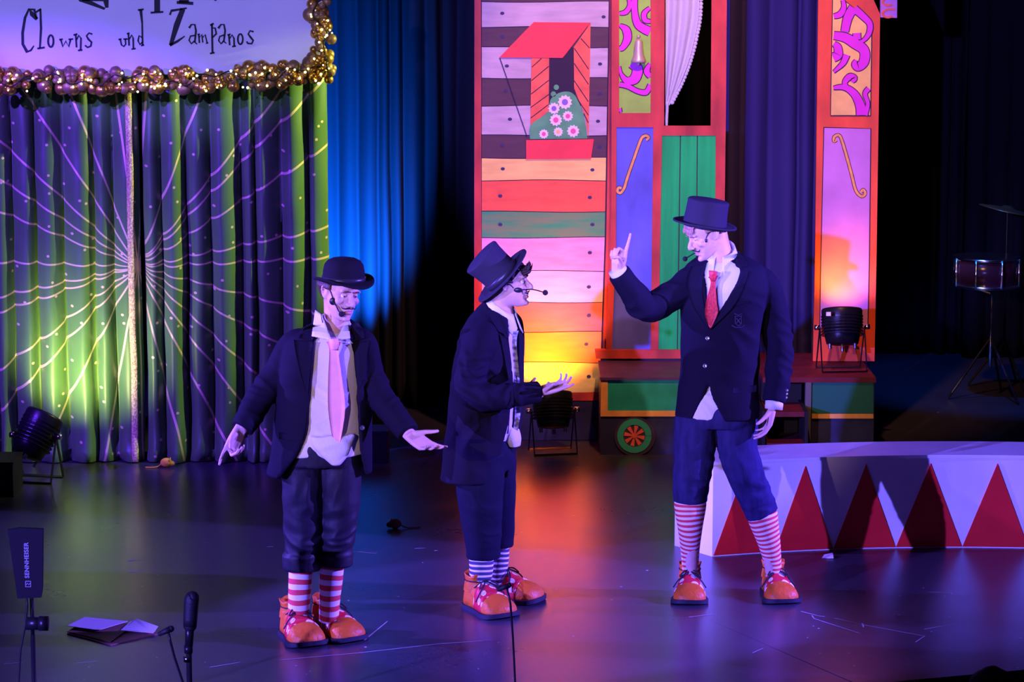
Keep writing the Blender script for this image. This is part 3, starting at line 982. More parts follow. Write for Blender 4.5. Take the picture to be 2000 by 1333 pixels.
# top board a touch proud of the faces
rings_ = []
for k in range(25):
    x = ex0 - .004 + (ex1 - ex0) * k / 24
    a, b_ = on_ring(x, RH, -.006), on_ring(x, RH, .366)
    if k == 0: b_ = Vector((farc.x - .006, farc.y + .026, RH))
    rings_.append([a, a + Vector((0, 0, .016)), b_ + Vector((0, 0, .016)), b_])
MB().loft(rings_).build('top_board', ringw, rg)
bases = [1392, 1511, 1628, 1752, 1883, 2012, 2138]
for i in range(6):
    xA, xB = F(bases[i], 1076).x + .002, F(bases[i + 1], 1076).x - .002
    if i == 0: xA = ex0 + .006
    xm = (xA + xB) / 2
    vs_ = []
    nq = 6
    for k in range(nq + 1):
        x = xA + (xB - xA) * k / nq
        h = 1 - abs((x - xm) / ((xB - xA) / 2))
        for zz, of in ((.006, -.005), (.006 + (RH - .035) * h + .001, -.005), (.006 + (RH - .035) * h + .001, .002), (.006, .002)):
            vs_.append(on_ring(x, zz, of))
    fs = []
    for k in range(nq):
        for j in range(4):
            a = k * 4
            fs.append((a + j, a + (j + 1) % 4, a + 4 + (j + 1) % 4, a + 4 + j))
    fs += [(0, 1, 2, 3), (nq * 4 + 3, nq * 4 + 2, nq * 4 + 1, nq * 4)]
    mk('triangle', vs_, fs, ringr, rg)


# ------------------------------------------------------------------ floor lamps
def par_can(label, base, axis, length, rad, yoke_x, beam=None, lens_col=(1, .5, .2), sticker=None):
    """LED par can on a double yoke. base: point on the ground; axis: beam direction"""
    t = thing('par_can_lamp', label, 'stage lamp', base, 'par can floor lamps')
    base = Vector(base); ax = Vector(axis).normalized()
    c = base + Vector((0, 0, rad * 1.25 + 0.02)) + Vector((0, 0, max(0, ax.z) * length * .42))
    q_ = ax.to_track_quat('Z', 'Y').to_matrix().to_4x4()
    M = Matrix.Translation(c) @ q_
    h = length / 2
    MB().lathe([(rad * .35, -h), (rad * .78, -h * .93), (rad * .86, -h * .5), (rad * .9, -h * .1), (rad * .98, -h * .05), (rad, h * .9), (rad * .97, h), (rad * .9, h), (rad * .88, h * .86), (0.001, h * .86)], M, 28).build('body', black_metal, t, True)
    q = MB()
    for k in range(7):
        z = -h * .45 + k * h * .17
        q.lathe([(rad * .86, z), (rad * 1.03, z), (rad * 1.03, z + .006), (rad * .86, z + .006)], M, 28)
    q.build('cooling_fins', black_metal, t)
    MB().lathe([(0.001, h * .865), (rad * .86, h * .865), (rad * .86, h * .88), (0.001, h * .88)], M, 24).build('lens', mat('lens_' + label[:12], (.3, .3, .3), .2, emit=lens_col, estr=2.0), t)
    lens_c = M @ Vector((0, 0, h * .93))
    side = Vector(yoke_x).normalized()
    for sgn, spread in ((1, 0.09), (-1, -0.09)):
        fwd = Vector((side.y, -side.x, 0)) * spread
        a = c + side * rad * 1.1; b_ = c - side * rad * 1.1
        ga = base + side * rad * 1.1 + fwd + Vector((0, 0, .006)); gb = base - side * rad * 1.1 + fwd + Vector((0, 0, .006))
        MB().tube([a, ga, gb, b_], [(.016, .004)] * 4, n=6, ref=tuple(Vector((side.y, -side.x, 0)))).build('yoke', black_metal, t)
    q = MB()
    for sgn in (1, -1):
        p = c + side * sgn * rad * 1.12
        q.tube([p, p + side * sgn * .03], .016, n=12)
    q.build('knob', chrome, t, True)
    for k in range(3):
        p = M @ Vector((rad * .7 * math.cos(k * 2.1 + .4), rad * .7 * math.sin(k * 2.1 + .4), -h * .98))
        MB().tube([p, p - (M.to_3x3() @ Vector((0, 0, .03)))], .011, n=10).build('socket', chrome, t)
    if sticker:
        s_ = side * sgn
        MB().box((-.014, -.003, -.012), (.014, .0, .012), Matrix.Translation(c + Vector(sticker))).build('sticker', white_paint, t)
    if beam:
        col, lev, tgt, ang, bl = beam
        spot('lamp_beam', lens_c + ax * .01, tgt, col, lev, ang, bl, 0.045, t)
    return t


b1 = F(72, 938)
par_can('black can lamp tilted on its yoke in front of the star curtain', b1, (0.42, 0.42, 0.9), .27, .115, (1, -.25, 0),
        ((1.0, .92, .30), 3.6, W(165, 690, CY - .05), 96, 1.0), (1, .8, .3))
b2 = F(1078, 862)
par_can('black can lamp on the floor lighting the plank flat orange', (b2.x, 16.12, 0), (-0.02, 0.30, 1.0), .22, .12, (1, 0.2, 0),
        ((1.0, .24, .010), 11.0, W(1064, 655, HY), 104, 1.0), (1, .3, .05))
b3 = W(1645, 716, 16.24)
par_can('black can lamp on the red platform lighting the orange pillar', (b3.x, 16.28, zp), (0.0, 0.30, 1.0), .22, .125, (1, .1, 0),
        ((1.0, .30, .008), 4.6, W(1648, 540, PY), 80, .8), (1, .25, .05), (-.1, -.13, .1))

# flood lamp behind the bowler-hat performer, and the black case beside it
bb_ = F(726, 836)
fb_ = thing('floor_flood', 'black flood lamp on the floor before the blue drape, hidden by the bowler-hatted performer', 'stage lamp', bb_)
MB().box((bb_.x - .1, bb_.y, 0), (bb_.x + .1, bb_.y + .16, .12)).build('housing', black_paint, fb_)
MB().box((bb_.x - .085, bb_.y + .02, .12), (bb_.x + .085, bb_.y + .14, .125)).build('glass', mat('blue_glass', (.1, .2, .5), .1, emit=(0.02, .3, 1), estr=1.5), fb_)
spot('flood_beam', bb_ + Vector((0, .08, .15)), (W(640, 420, 17.6)), (0.003, 0.17, 1.0), 62.0, 62, 1.0, .06, fb_)
bk = F(728, 906)
cs_ = thing('black_case', 'plain black case on the floor behind the bowler-hatted performer', 'case', bk)
MB().box((bk.x - .1, bk.y, 0), (bk.x + .09, bk.y + .22, .18)).build('case_body', black_paint, cs_)
MB().box((bk.x - .104, bk.y - .004, .18), (bk.x + .094, bk.y + .224, .195)).build('lid', black_paint, cs_)

# black monitor box cut by the left edge
bx_ = F(-8, 972)
mo = thing('black_box', 'plain black box cut off by the left edge beside the tilted lamp', 'box', bx_)
MB().box((bx_.x - .12, bx_.y, 0), (bx_.x + .098, bx_.y + .3, .19)).build('cabinet', black_paint, mo)
MB().box((bx_.x - .125, bx_.y - .005, .19), (bx_.x + .103, bx_.y + .305, .2)).build('lid', black_paint, mo)


# ------------------------------------------------------------------ small floor things
def mouse(label, p, m, tail, s=1.0, flip=1):
    t = thing('toy_mouse', label, 'toy', p)
    p = Vector(p)
    MB().ell(p + Vector((0, 0, .028 * s)), (.036 * s, .028 * s, .028 * s)).ell(p + Vector((-.03 * s * flip, 0, .022 * s)), (.02 * s, .016 * s, .016 * s)).build('body', m, t, True)
    for sg in (1, -1):
        MB().ell(p + Vector((-.022 * s * flip, sg * .014 * s, .045 * s)), (.004 * s, .011 * s, .011 * s)).build('ear', m, t, True)
    MB().tube([p + Vector((.03 * s * flip, 0, .02 * s))] + [p + Vector(q) * s for q in tail], .004 * s, n=6, steps=3).build('tail', m, t, True)


mouse('small yellow toy mouse by the star curtain hem', F(325, 913), mat('yellow_plush', (0.85, 0.55, 0.04), .8), [(-.05, -.02, .006), (-.09, -.03, .004), (-.12, -.025, .004)], 1.0, -1)
mouse('small brown toy mouse lying between two performers', F(772, 1033), mat('brown_plush', (0.16, 0.07, 0.05), .8), [(.07, -.01, .006), (.11, .01, .004), (.14, .015, .004)], .95, 1)
scr = F(1616, 1090)
o = MB().add([scr + Vector(v) for v in ((-.03, -.02, .002), (.028, -.028, .003), (.03, .03, .016), (-.012, .03, .008), (-.03, -.02, .004), (.028, -.028, .005), (.03, .03, .018), (-.012, .03, .010))],
             [(0, 3, 2, 1), (4, 5, 6, 7), (0, 1, 5, 4), (1, 2, 6, 5), (2, 3, 7, 6), (3, 0, 4, 7)]).build('paper_scrap', white_paint)
tag(anchor(o), 'crumpled white paper scrap in front of the circus ring', 'paper scrap')

# folder with papers
fo = thing('document_folder', 'open brown folder lying on the floor beside the microphone', 'folder', F(215, 1245))
card = mat('brown_card', (0.20, 0.09, 0.08), .6)
paper_m = mat('paper_white', (0.62, 0.60, 0.66), .7)
def fpoly(name, pts, z0, z1, m, par, lift=None):
    n = len(pts); w = [F(*p) for p in pts]
    lift = lift or [0] * n
    MB().add([(p.x, p.y, z0 + l) for p, l in zip(w, lift)] + [(p.x, p.y, z1 + l) for p, l in zip(w, lift)],
             [tuple(range(n - 1, -1, -1)), tuple(range(n, 2 * n))] + [(i, (i + 1) % n, (i + 1) % n + n, i + n) for i in range(n)]).build(name, m, par)
fpoly('cover', [(131, 1240), (216, 1262), (312, 1240), (232, 1222)], 0, .005, card, fo)
fpoly('flap', [(131, 1238), (216, 1258), (262, 1226), (170, 1217)], .006, .009, card, fo, [0, 0, .006, .006])
def sheet(label, pts, z, lift):
    s_ = thing('paper_sheet', label, 'paper', F(*pts[0]), 'papers on the folder')
    s_.location.z = z
    fpoly('page', pts, z, z + .002, paper_m, s_, lift)
sheet('white sheet on the left half of the folder', [(131, 1233), (192, 1240), (250, 1223), (166, 1216)], .0165, [.006, .002, .003, .006])
sheet('crumpled white sheet sticking out of the folder towards the microphone', [(236, 1238), (300, 1243), (309, 1233), (268, 1220), (255, 1222)], .0095, [.004, .004, .01, .014, .008])


# ------------------------------------------------------------------ foreground microphones and antenna
FY = 10.35
HZ = HALL
mic_black = mat('mic_black', (0.010, 0.010, 0.012), .5, bump=.3, bscale=300)
an = thing('antenna_stand', 'black paddle antenna with white maker lettering on a clamp stand', 'antenna', (W(62, 1200, FY).x, FY, HZ))
plate('paddle', [(15, 1036), (38, 1032), (84, 1034), (83, 1150), (80, 1168), (34, 1170), (24, 1100)], FY - .01, .016, mat('paddle_grey', (0.007, 0.006, 0.009), .7, spec=.15), an)
xs = W(64, 1240, FY).x
MB().tube([(xs, FY, HZ + .02), (xs, FY, W(64, 1240, FY).z)], .0095, n=12).tube([(xs, FY, W(64, 1240, FY).z), (xs, FY, W(62, 1160, FY).z)], .0075, n=12).build('pole', black_metal, an, True)
zc_ = W(64, 1216, FY).z
MB().tube([(xs - .02, FY - .02, zc_), (xs + .05, FY - .02, zc_)], .026, n=14).tube([(xs + .03, FY - .02, zc_), (xs + .065, FY - .02, zc_)], .030, n=12).build('clamp', black_metal, an, True)
MB().tube([W(52, 1170, FY - .02), W(53, 1185, FY - .02), W(50, 1220, FY - .02), W(40, 1270, FY - .02), W(36, 1340, FY - .02), Vector((W(34, 1400, FY).x, FY - .02, HZ + .01))], .0045, n=6).build('cable', cable, an, True)
for k in range(3):
    a = k * 2.1 + .5
    MB().tube([(xs, FY, HZ + .35), (xs + .35 * math.cos(a), FY + .35 * math.sin(a), HZ + .008)], .008, n=8).build('leg', black_metal, an)
letter_m = mat('letter_print', (0.26, 0.26, 0.30), .5)
tc_ = bpy.data.curves.new('lettering', 'FONT'); tc_.body = 'SENNHEISER'; tc_.size = 0.0235; tc_.extrude = .0006; tc_.offset = .0006
tc_.align_x = 'LEFT'; tc_.space_character = 1.08
to = bpy.data.objects.new('lettering_source', tc_); COL.objects.link(to)
dg = bpy.context.evaluated_depsgraph_get()
tme = bpy.data.meshes.new_from_object(to.evaluated_get(dg)); bpy.data.objects.remove(to)
p0 = W(57, 1130, FY - .0115); p1 = W(55, 1060, FY - .0115)
tv = np.array([v.co for v in tme.vertices])
wid = tv[:, 0].max() - tv[:, 0].min()
up_ = (p1 - p0); sc2 = up_.length / wid
Mt = Matrix.Translation(p0) @ Matrix(((0, -1, 0, 0), (0, 0, -1, 0), (1, 0, 0, 0), (0, 0, 0, 1))) @ Matrix.Scale(sc2, 4)
tme.transform(Mt)
link('lettering', tme, letter_m, an, False, True)
q = MB()
strokes([([(50, 1136), (60, 1136), (60, 1147), (50, 1147), (50, 1136)], 1.5), ([(50, 1144), (54, 1140), (56, 1143), (60, 1139)], 1.5)], FY - .0125, .002, q)
q.build('emblem', letter_m, an)

mc = thing('condenser_microphone', 'upright black foam-covered microphone on a stand beside the folder', 'microphone', (W(371, 1260, FY).x, FY, HZ))
MB().tube([W(371, 1223, FY), W(374, 1175, FY), W(376, 1168, FY)], [.027, .029, .027], n=16, steps=3, round_caps=True).build('foam_cover', mic_black, mc, True)
MB().tube([W(369, 1262, FY), W(371, 1222, FY)], [.016, .018], n=14).build('body', black_metal, mc, True)
MB().tube([W(368, 1276, FY), W(368, 1262, FY)], .017, n=12).build('clip', black_metal, mc, True)
MB().tube([W(366, 1293, FY), W(366, 1283, FY)], .015, n=12).build('collar', chrome, mc, True)
MB().tube([Vector((W(369, 1300, FY).x, FY, HZ + .012)), W(369, 1276, FY)], .011, n=12).build('pole', black_metal, mc, True)
MB().lathe([(.001, 0), (.11, 0), (.11, .008), (.02, .014), (.001, .014)], Matrix.Translation((W(369, 1300, FY).x, FY, HZ)), 24).build('base', black_metal, mc, True)

gm = thing('gooseneck_microphone', 'small black microphone on a thin leaning stem next to the folder', 'microphone', (W(372, 1400, FY - .25).x, FY - .25, HZ))
GY = FY - .25
MB().tube([W(312, 1239, GY), W(334, 1229, GY)], [.009, .013], n=12, round_caps=True).build('capsule', mic_black, gm, True)
MB().tube([W(329, 1236, GY), W(333, 1255, GY), W(341, 1285, GY), W(350, 1312, GY), W(358, 1336, GY), Vector((W(372, 1400, GY).x, GY, HZ + .01))], .005, n=8).build('stem', black_metal, gm, True)
MB().lathe([(.001, 0), (.07, 0), (.07, .008), (.001, .012)], Matrix.Translation((W(372, 1400, GY).x, GY, HZ)), 20).build('base', black_metal, gm, True)
g2 = thing('gooseneck_microphone', 'small black microphone on a tall thin stem before the top-hatted middle performer', 'microphone', (W(1007, 1400, FY).x, FY, HZ))
MB().tube([W(974, 1152, FY), W(994, 1144, FY)], [.009, .011], n=12, round_caps=True).build('capsule', mic_black, g2, True)
MB().tube([W(990, 1149, FY), W(997, 1180, FY), W(1002, 1250, FY), W(1006, 1333, FY), Vector((W(1007, 1400, FY).x, FY, HZ + .01))], .0042, n=8).build('stem', black_metal, g2, True)
MB().lathe([(.001, 0), (.07, 0), (.07, .008), (.001, .012)], Matrix.Translation((W(1007, 1400, FY).x, FY, HZ)), 20).build('base', black_metal, g2, True)

# ------------------------------------------------------------------ snare drum and cymbal at the back
DY = 18.0
dc = W(1927, 530, DY)
dr = thing('snare_drum', 'chrome-lugged snare drum on a tripod stand in the dark right corner', 'drum', (dc.x + .02, DY, 0))
Md = Matrix.Translation(dc)
dh = .095; drd = .225
MB().lathe([(.001, -dh), (drd * .96, -dh), (drd * .96, dh), (.001, dh)], Md, 36).build('shell', mat('drum_shell', (.03, .01, .015), .2), dr, True)
for z in (-dh - .006, dh - .012):
    MB().lathe([(drd * .93, z), (drd, z), (drd, z + .018), (drd * .93, z + .018)], Md, 36).build('hoop', chrome, dr, True)
for k in range(8):
    a = 2 * math.pi * k / 8 + .3
    p = dc + Vector((drd * math.cos(a), drd * math.sin(a), 0))
    MB().tube([p - Vector((0, 0, dh)), p + Vector((0, 0, dh))], .009, n=8).ell(p, (.014, .014, .03), n=8).build('lug', chrome, dr, True)
MB().lathe([(.001, 0), (drd * .92, 0), (drd * .92, .004), (.001, .004)], Matrix.Translation(dc + Vector((0, 0, dh))), 32).build('drum_head', mat('drum_skin', (.3, .3, .3), .5), dr)
zb = W(1940, 700, DY).z
hub = Vector((dc.x + .04, DY, dc.z - .35))
MB().tube([Vector((hub.x, DY, .22)), hub, Vector((hub.x, DY, dc.z - dh - .05))], .012, n=8).build('stem', chrome, dr, True)
for k in range(3):
    a = 2 * math.pi * k / 3 + .5
    tip = Vector((dc.x + .17 * math.cos(a), DY + .17 * math.sin(a), dc.z - dh - .008))
    MB().tube([Vector((hub.x, DY, dc.z - dh - .06)), tip], .008, n=8).build('basket_arm', chrome, dr)
    foot = Vector((hub.x + .28 * math.cos(a + .6), DY + .28 * math.sin(a + .6), .01))
    MB().tube([Vector((hub.x, DY, .42)), foot], .009, n=8).build('leg', black_metal, dr)
cy = thing('cymbal', 'dim cymbal on a thin stand above the snare drum', 'cymbal', (W(1968, 412, 18.5).x, 18.5, 0))
cc = W(1968, 410, 18.5)
MB().lathe([(.001, .03), (.03, .026), (.05, .012), (.12, .006), (.2, -.004), (.2, -.006), (.001, -.002)], Matrix.Translation(cc) @ Matrix.Rotation(R(12), 4, 'Y'), 32).build('disc', mat('cymbal_bronze', (.35, .25, .1), .35, .9), cy, True)
MB().tube([(cc.x, 18.5, .3), tuple(cc)], .007, n=8).build('stand', black_metal, cy)
for k in range(3):
    a = 2 * math.pi * k / 3 + 1
    MB().tube([(cc.x, 18.5, .34), (cc.x + .24 * math.cos(a), 18.5 + .24 * math.sin(a), .008)], .008, n=8).build('leg', black_metal, cy)

# tops of two heads in the front row
hair_dark = mat('spectator_hair', (0.03, 0.022, 0.02), .7, bump=.8, bscale=120)


# ================================================================== PEOPLE
def remesh(mb, voxel, smooth=4, fac=0.5):
    me = bpy.data.meshes.new('t'); me.from_pydata([tuple(v) for v in mb.v], [], mb.f)
    ob = bpy.data.objects.new('t', me); COL.objects.link(ob)
    r = ob.modifiers.new('r', 'REMESH'); r.mode = 'VOXEL'; r.voxel_size = voxel; r.adaptivity = 0
    if smooth:
        s = ob.modifiers.new('s', 'SMOOTH'); s.factor = fac; s.iterations = smooth
    d = bpy.context.evaluated_depsgraph_get(); d.update()
    out = bpy.data.meshes.new_from_object(ob.evaluated_get(d))
    bpy.data.objects.remove(ob); bpy.data.meshes.remove(me)
    return out


def coords(me):
    a = np.empty(len(me.vertices) * 3); me.vertices.foreach_get('co', a); return a.reshape(-1, 3)


def normals(me):
    a = np.empty(len(me.vertices) * 3); me.vertices.foreach_get('normal', a); return a.reshape(-1, 3)


def setco(me, a):
    me.vertices.foreach_set('co', a.ravel()); me.update()


def vnoise(a, scale, seed=0.0):
    sx, sy, sz = scale if isinstance(scale, tuple) else (scale,) * 3
    return np.array([noise.noise((x * sx + seed, y * sy, z * sz)) for x, y, z in a])


def wrinkle(me, spots, base=0.0, bscale=14.0, seed=0.0):
    """spots: (centre, axis, radius, wavelength, amplitude)"""
    a = coords(me); n = normals(me); d = np.zeros(len(a))
    if base:
        d += base * vnoise(a, bscale, seed)
    for c, ax, rad, lam, amp in spots:
        v = a - np.array(c); axv = Vector(ax).normalized()
        u_ = axv.orthogonal().normalized(); w_ = axv.cross(u_)
        g_ = np.exp(-(v ** 2).sum(1) / rad ** 2)
        idx = np.nonzero(g_ > .03)[0]
        vv = v[idx]; al = vv @ np.array(axv); pu = vv @ np.array(u_); pw = vv @ np.array(w_)
        r_ = np.array([noise.noise((x / lam * .8 + 1.3 * noise.noise((y * 6, z * 6, x * 4 + seed)), y / lam * .22, z / lam * .22 + seed)) for x, y, z in zip(al, pu, pw)])
        d[idx] += amp * g_[idx] * np.clip(1 - 3.0 * np.abs(r_), -.6, 1)
    setco(me, a + n * d[:, None])
    return me


def bvh_of(*meshes):
    vs_, fs = [], []
    for me in meshes:
        k = len(vs_)
        vs_ += [v.co.copy() for v in me.vertices]
        fs += [[i + k for i in p.vertices] for p in me.polygons]
    return BVHTree.FromPolygons(vs_, fs)


def paste(bvh, px, py, off, fallback):
    d = ray(px, py).normalized()
    h = bvh.ray_cast(CAM, d)
    if h[0] is None:
        return W(px, py, fallback) - d * off
    return h[0] - d * off


def patch(name, left, right, bvh, off, fallback, m, parent, nu=4, steps=4, th=0.004, smooth=True):
    """cloth piece laid on a surface between two traced edges"""
    L, Rr = curve2(left, steps), curve2(right, steps)
    n = min(len(L), len(Rr))
    front = []
    for i in range(n):
        for k in range(nu + 1):
            u = k / nu
            px = L[i][0] * (1 - u) + Rr[i][0] * u; py = L[i][1] * (1 - u) + Rr[i][1] * u
            front.append(paste(bvh, px, py, off, fallback))
    # level out jumps so the piece hangs as one sheet
    F_ = np.array([tuple(p) for p in front]).reshape(n, nu + 1, 3)
    camv = np.array(tuple(CAM)); dd = np.linalg.norm(F_ - camv, axis=2); dirs = (F_ - camv) / dd[..., None]
    for _ in range(6):
        p = np.pad(dd, 1, mode='edge')
        avg = (p[:-2, 1:-1] + p[2:, 1:-1] + p[1:-1, :-2] + p[1:-1, 2:]) / 4
        dd = np.minimum(dd, avg + 0.002) * .5 + .5 * np.minimum(avg, dd + .004)
    F_ = camv + dirs * dd[..., None]
    B_ = camv + dirs * (dd + th)[..., None]
    vs_ = list(map(tuple, F_.reshape(-1, 3))) + list(map(tuple, B_.reshape(-1, 3)))
    N_ = n * (nu + 1); fs = []
    for i in range(n - 1):
        for k in range(nu):
            a = i * (nu + 1) + k
            fs.append((a, a + nu + 1, a + nu + 2, a + 1))
            fs.append((a + N_, a + 1 + N_, a + nu + 2 + N_, a + nu + 1 + N_))
    def rim(a, b):
        fs.append((a, b, b + N_, a + N_))
    for i in range(n - 1):
        rim(i * (nu + 1), (i + 1) * (nu + 1)); rim((i + 1) * (nu + 1) + nu, i * (nu + 1) + nu)
    for k in range(nu):
        rim(k + 1, k); rim((n - 1) * (nu + 1) + k, (n - 1) * (nu + 1) + k + 1)
    o = mk(name, vs_, fs, m, parent, smooth)
    return o


def sell(cx, rx, ry, phi, ang, ex=2.3):
    """superellipse point; ang in degrees from the front direction"""
    c, s = math.cos(R(ang)), math.sin(R(ang))
    fr = math.copysign(abs(c) ** (2 / ex), c) * ry
    sd_ = math.copysign(abs(s) ** (2 / ex), s) * rx
    f = Vector((math.sin(phi), -math.cos(phi), 0)); r = Vector((math.cos(phi), math.sin(phi), 0))
    return Vector(cx) + f * fr + r * sd_


def ring_interp(rings, steps):
    """rings: (Vector centre, rx, ry, al, ar)"""
    P = [tuple(r[0]) + tuple(r[1:5]) + ((r[5] if len(r) > 5 else 0.0),) for r in rings]
    out = []
    for i in range(len(P) - 1):
        a, b, c, d = P[max(i - 1, 0)], P[i], P[i + 1], P[min(i + 2, len(P) - 1)]
        for j in range(steps):
            out.append([cr(a[q], b[q], c[q], d[q], j / steps) for q in range(8)])
    out.append(list(P[-1]))
    return [(Vector(o[:3]), o[3], o[4], o[5], o[6], o[7]) for o in out]


def c_shell(rings, phi, th=0.016, n=44, steps=6, hem=None):
    """open-fronted garment body as a closed shell"""
    rs = ring_interp(rings, steps)
    outer, inner = [], []
    for i, (c, rx, ry, al, ar, tl) in enumerate(rs):
        o_, i_ = [], []
        a0, a1 = ar, 360 + al
        for k in range(n + 1):
            a = a0 + (a1 - a0) * k / n
            dz = Vector((0, 0, -tl * math.cos(R(a))))
            if hem and i == len(rs) - 1:
                dz = Vector((0, 0, hem(a)))
            o_.append(sell(c, rx, ry, phi, a) + dz); i_.append(sell(c, rx - th, ry - th, phi, a) + dz)
        outer.append(o_); inner.append(i_)
    mb = MB(); m_ = n + 1
    vs_ = [p for r in outer for p in r] + [p for r in inner for p in r]
    N_ = len(outer) * m_; fs = []
    for i in range(len(outer) - 1):
        for k in range(n):
            a = i * m_ + k
            fs.append((a, a + 1, a + 1 + m_, a + m_)); fs.append((a + N_, a + m_ + N_, a + 1 + m_ + N_, a + 1 + N_))
        for k in (0, n):
            a = i * m_ + k
            fs.append((a, a + m_, a + m_ + N_, a + N_))
    for i in (0, len(outer) - 1):
        for k in range(n):
            a = i * m_ + k
            fs.append((a, a + 1, a + 1 + N_, a + N_))
    mb.add(vs_, fs)
    return mb


def torso_loft(mb, rings, phi, shrink=0.02, n=36, steps=5, fscale=1.0):
    rs = ring_interp(rings, steps)
    mb.loft([[sell(c, max(.02, rx - shrink), max(.02, ry * fscale - shrink), phi, 360 * k / n) + Vector((0, 0, -tl * math.cos(2 * math.pi * k / n))) for k in range(n)] for c, rx, ry, al, ar, tl in rs])


# ------------------------------------------------------------------ heads
def head_matrix(p, yaw, pitch, roll):
    return Matrix.Translation(p) @ Matrix.Rotation(R(yaw), 4, 'Z') @ Matrix.Rotation(R(pitch), 4, 'X') @ Matrix.Rotation(R(roll), 4, 'Y')


def head_blob(mb, M, s=1.0, neck_to=None, neck_r=0.056):
    R3 = M.to_3x3()
    def P(x, y, z): return M @ Vector((x * s, y * s, z * s))
    def E(c, r, rot=None):
        mb.ell(P(*c), tuple(q * s for q in r), (R3 @ rot) if rot else R3, n=16)
    E((0, .018, .034), (.074, .096, .084))
    rows = [(.062, .066, -.083, .085), (.040, .069, -.0875, .085), (.020, .069, -.088, .08), (0, .0675, -.085, .075), (-.02, .067, -.086, .07), (-.04, .0635, -.0865, .062),
            (-.06, .0585, -.086, .05), (-.08, .050, -.0845, .035), (-.098, .038, -.084, .012), (-.110, .026, -.080, -.012), (-.116, .014, -.070, -.03)]
    rings = []
    for z, hw, f, b in rows[::-1]:
        cy0, ry = (f + b) / 2, (b - f) / 2
        ring = []
        for k in range(24):
            a = 2 * math.pi * k / 24
            c_, s_ = math.cos(a), math.sin(a)
            ex = 2.25
            ring.append(P(hw * math.copysign(abs(s_) ** (2 / ex), s_), cy0 - ry * math.copysign(abs(c_) ** (2 / ex), c_), z))
        rings.append(ring)
    mb.loft(rings)
    for sg in (1, -1):
        E((sg * .030, -.0795, .021), (.024, .010, .007))
        E((sg * .040, -.0615, -.024), (.022, .020, .018))
        E((sg * .0105, -.097, -.037), (.0085, .010, .007))
        # ear: rim and lobe
        mb.tube([P(sg * .068, -.004, -.012), P(sg * .075, -.008, .010), P(sg * .081, .006, .024), P(sg * .084, .022, .018), P(sg * .081, .022, -.004), P(sg * .074, .010, -.026), P(sg * .068, .0, -.030)],
                [.004 * s, .0045 * s, .005 * s, .005 * s, .005 * s, .006 * s, .004 * s], n=8, steps=3, round_caps=True)
        E((sg * .071, .007, -.002), (.006, .014, .024))
    mb.tube([P(0, -.083, .014), P(0, -.092, -.004), P(0, -.104, -.022), P(0, -.109, -.033)], [.0075 * s, .0085 * s, .0105 * s, .0105 * s], n=12, steps=3, round_caps=True)
    E((0, -.0885, -.0615), (.021, .0065, .0055)); E((0, -.0875, -.0735), (.018, .0075, .0065))
    E((0, -.080, -.101), (.019, .013, .013))
    if neck_to:
        a = M @ Vector((0, .030 * s, -.020 * s))
        mb.tube([a, a.lerp(neck_to, .5), neck_to, neck_to + (neck_to - a) * .5], [neck_r, neck_r * .98, neck_r * 1.12, neck_r * 1.5], n=20, steps=4)


def head_sculpt(me, M, s=1.0):
    """eye sockets, temples and lips pressed into the continuous skin"""
    a = coords(me); Mi = np.array(M.inverted())
    loc = (a @ Mi[:3, :3].T + Mi[:3, 3]) / s
    d = np.zeros_like(loc)
    fr = np.clip((-loc[:, 1] - .03) / .03, 0, 1)
    for sg in (1, -1):
        g_ = np.exp(-((loc[:, 0] - sg * .031) / .017) ** 2 - ((loc[:, 2] - .001) / .0105) ** 2) * fr
        d[:, 1] += .0105 * g_
        g2_ = np.exp(-((loc[:, 0] - sg * .034) / .012) ** 2 - ((loc[:, 2] + .056) / .02) ** 2) * fr
        d[:, 1] += .004 * g2_
    g_ = np.exp(-(loc[:, 0] / .026) ** 2 - ((loc[:, 2] + .0675) / .0028) ** 2) * fr
    d[:, 1] += .005 * g_
    g_ = np.exp(-(loc[:, 0] / .02) ** 2 - ((loc[:, 2] + .086) / .006) ** 2) * fr
    d[:, 1] += .003 * g_
    near = (np.abs(loc) < .16).all(1)
    d[~near] = 0
    loc = loc + d
    Mf = np.array(M)
    setco(me, (loc * s) @ Mf[:3, :3].T + Mf[:3, 3])
    # lips get their own colour slot
    me.materials.clear()
    return loc


eye_white = mat('eye_white', (.75, .72, .72), .2)
iris_m = mat('iris_dark', (.05, .03, .02), .15)
lip_m = mat('lip_skin', (.55, .22, .20), .45)
makeup = mat('black_makeup', (.012, .010, .012), .6)
foam_m = mat('mic_foam', (.010, .010, .012), .9)
headset_m = mat('headset_black', (.012, .012, .016), .35)


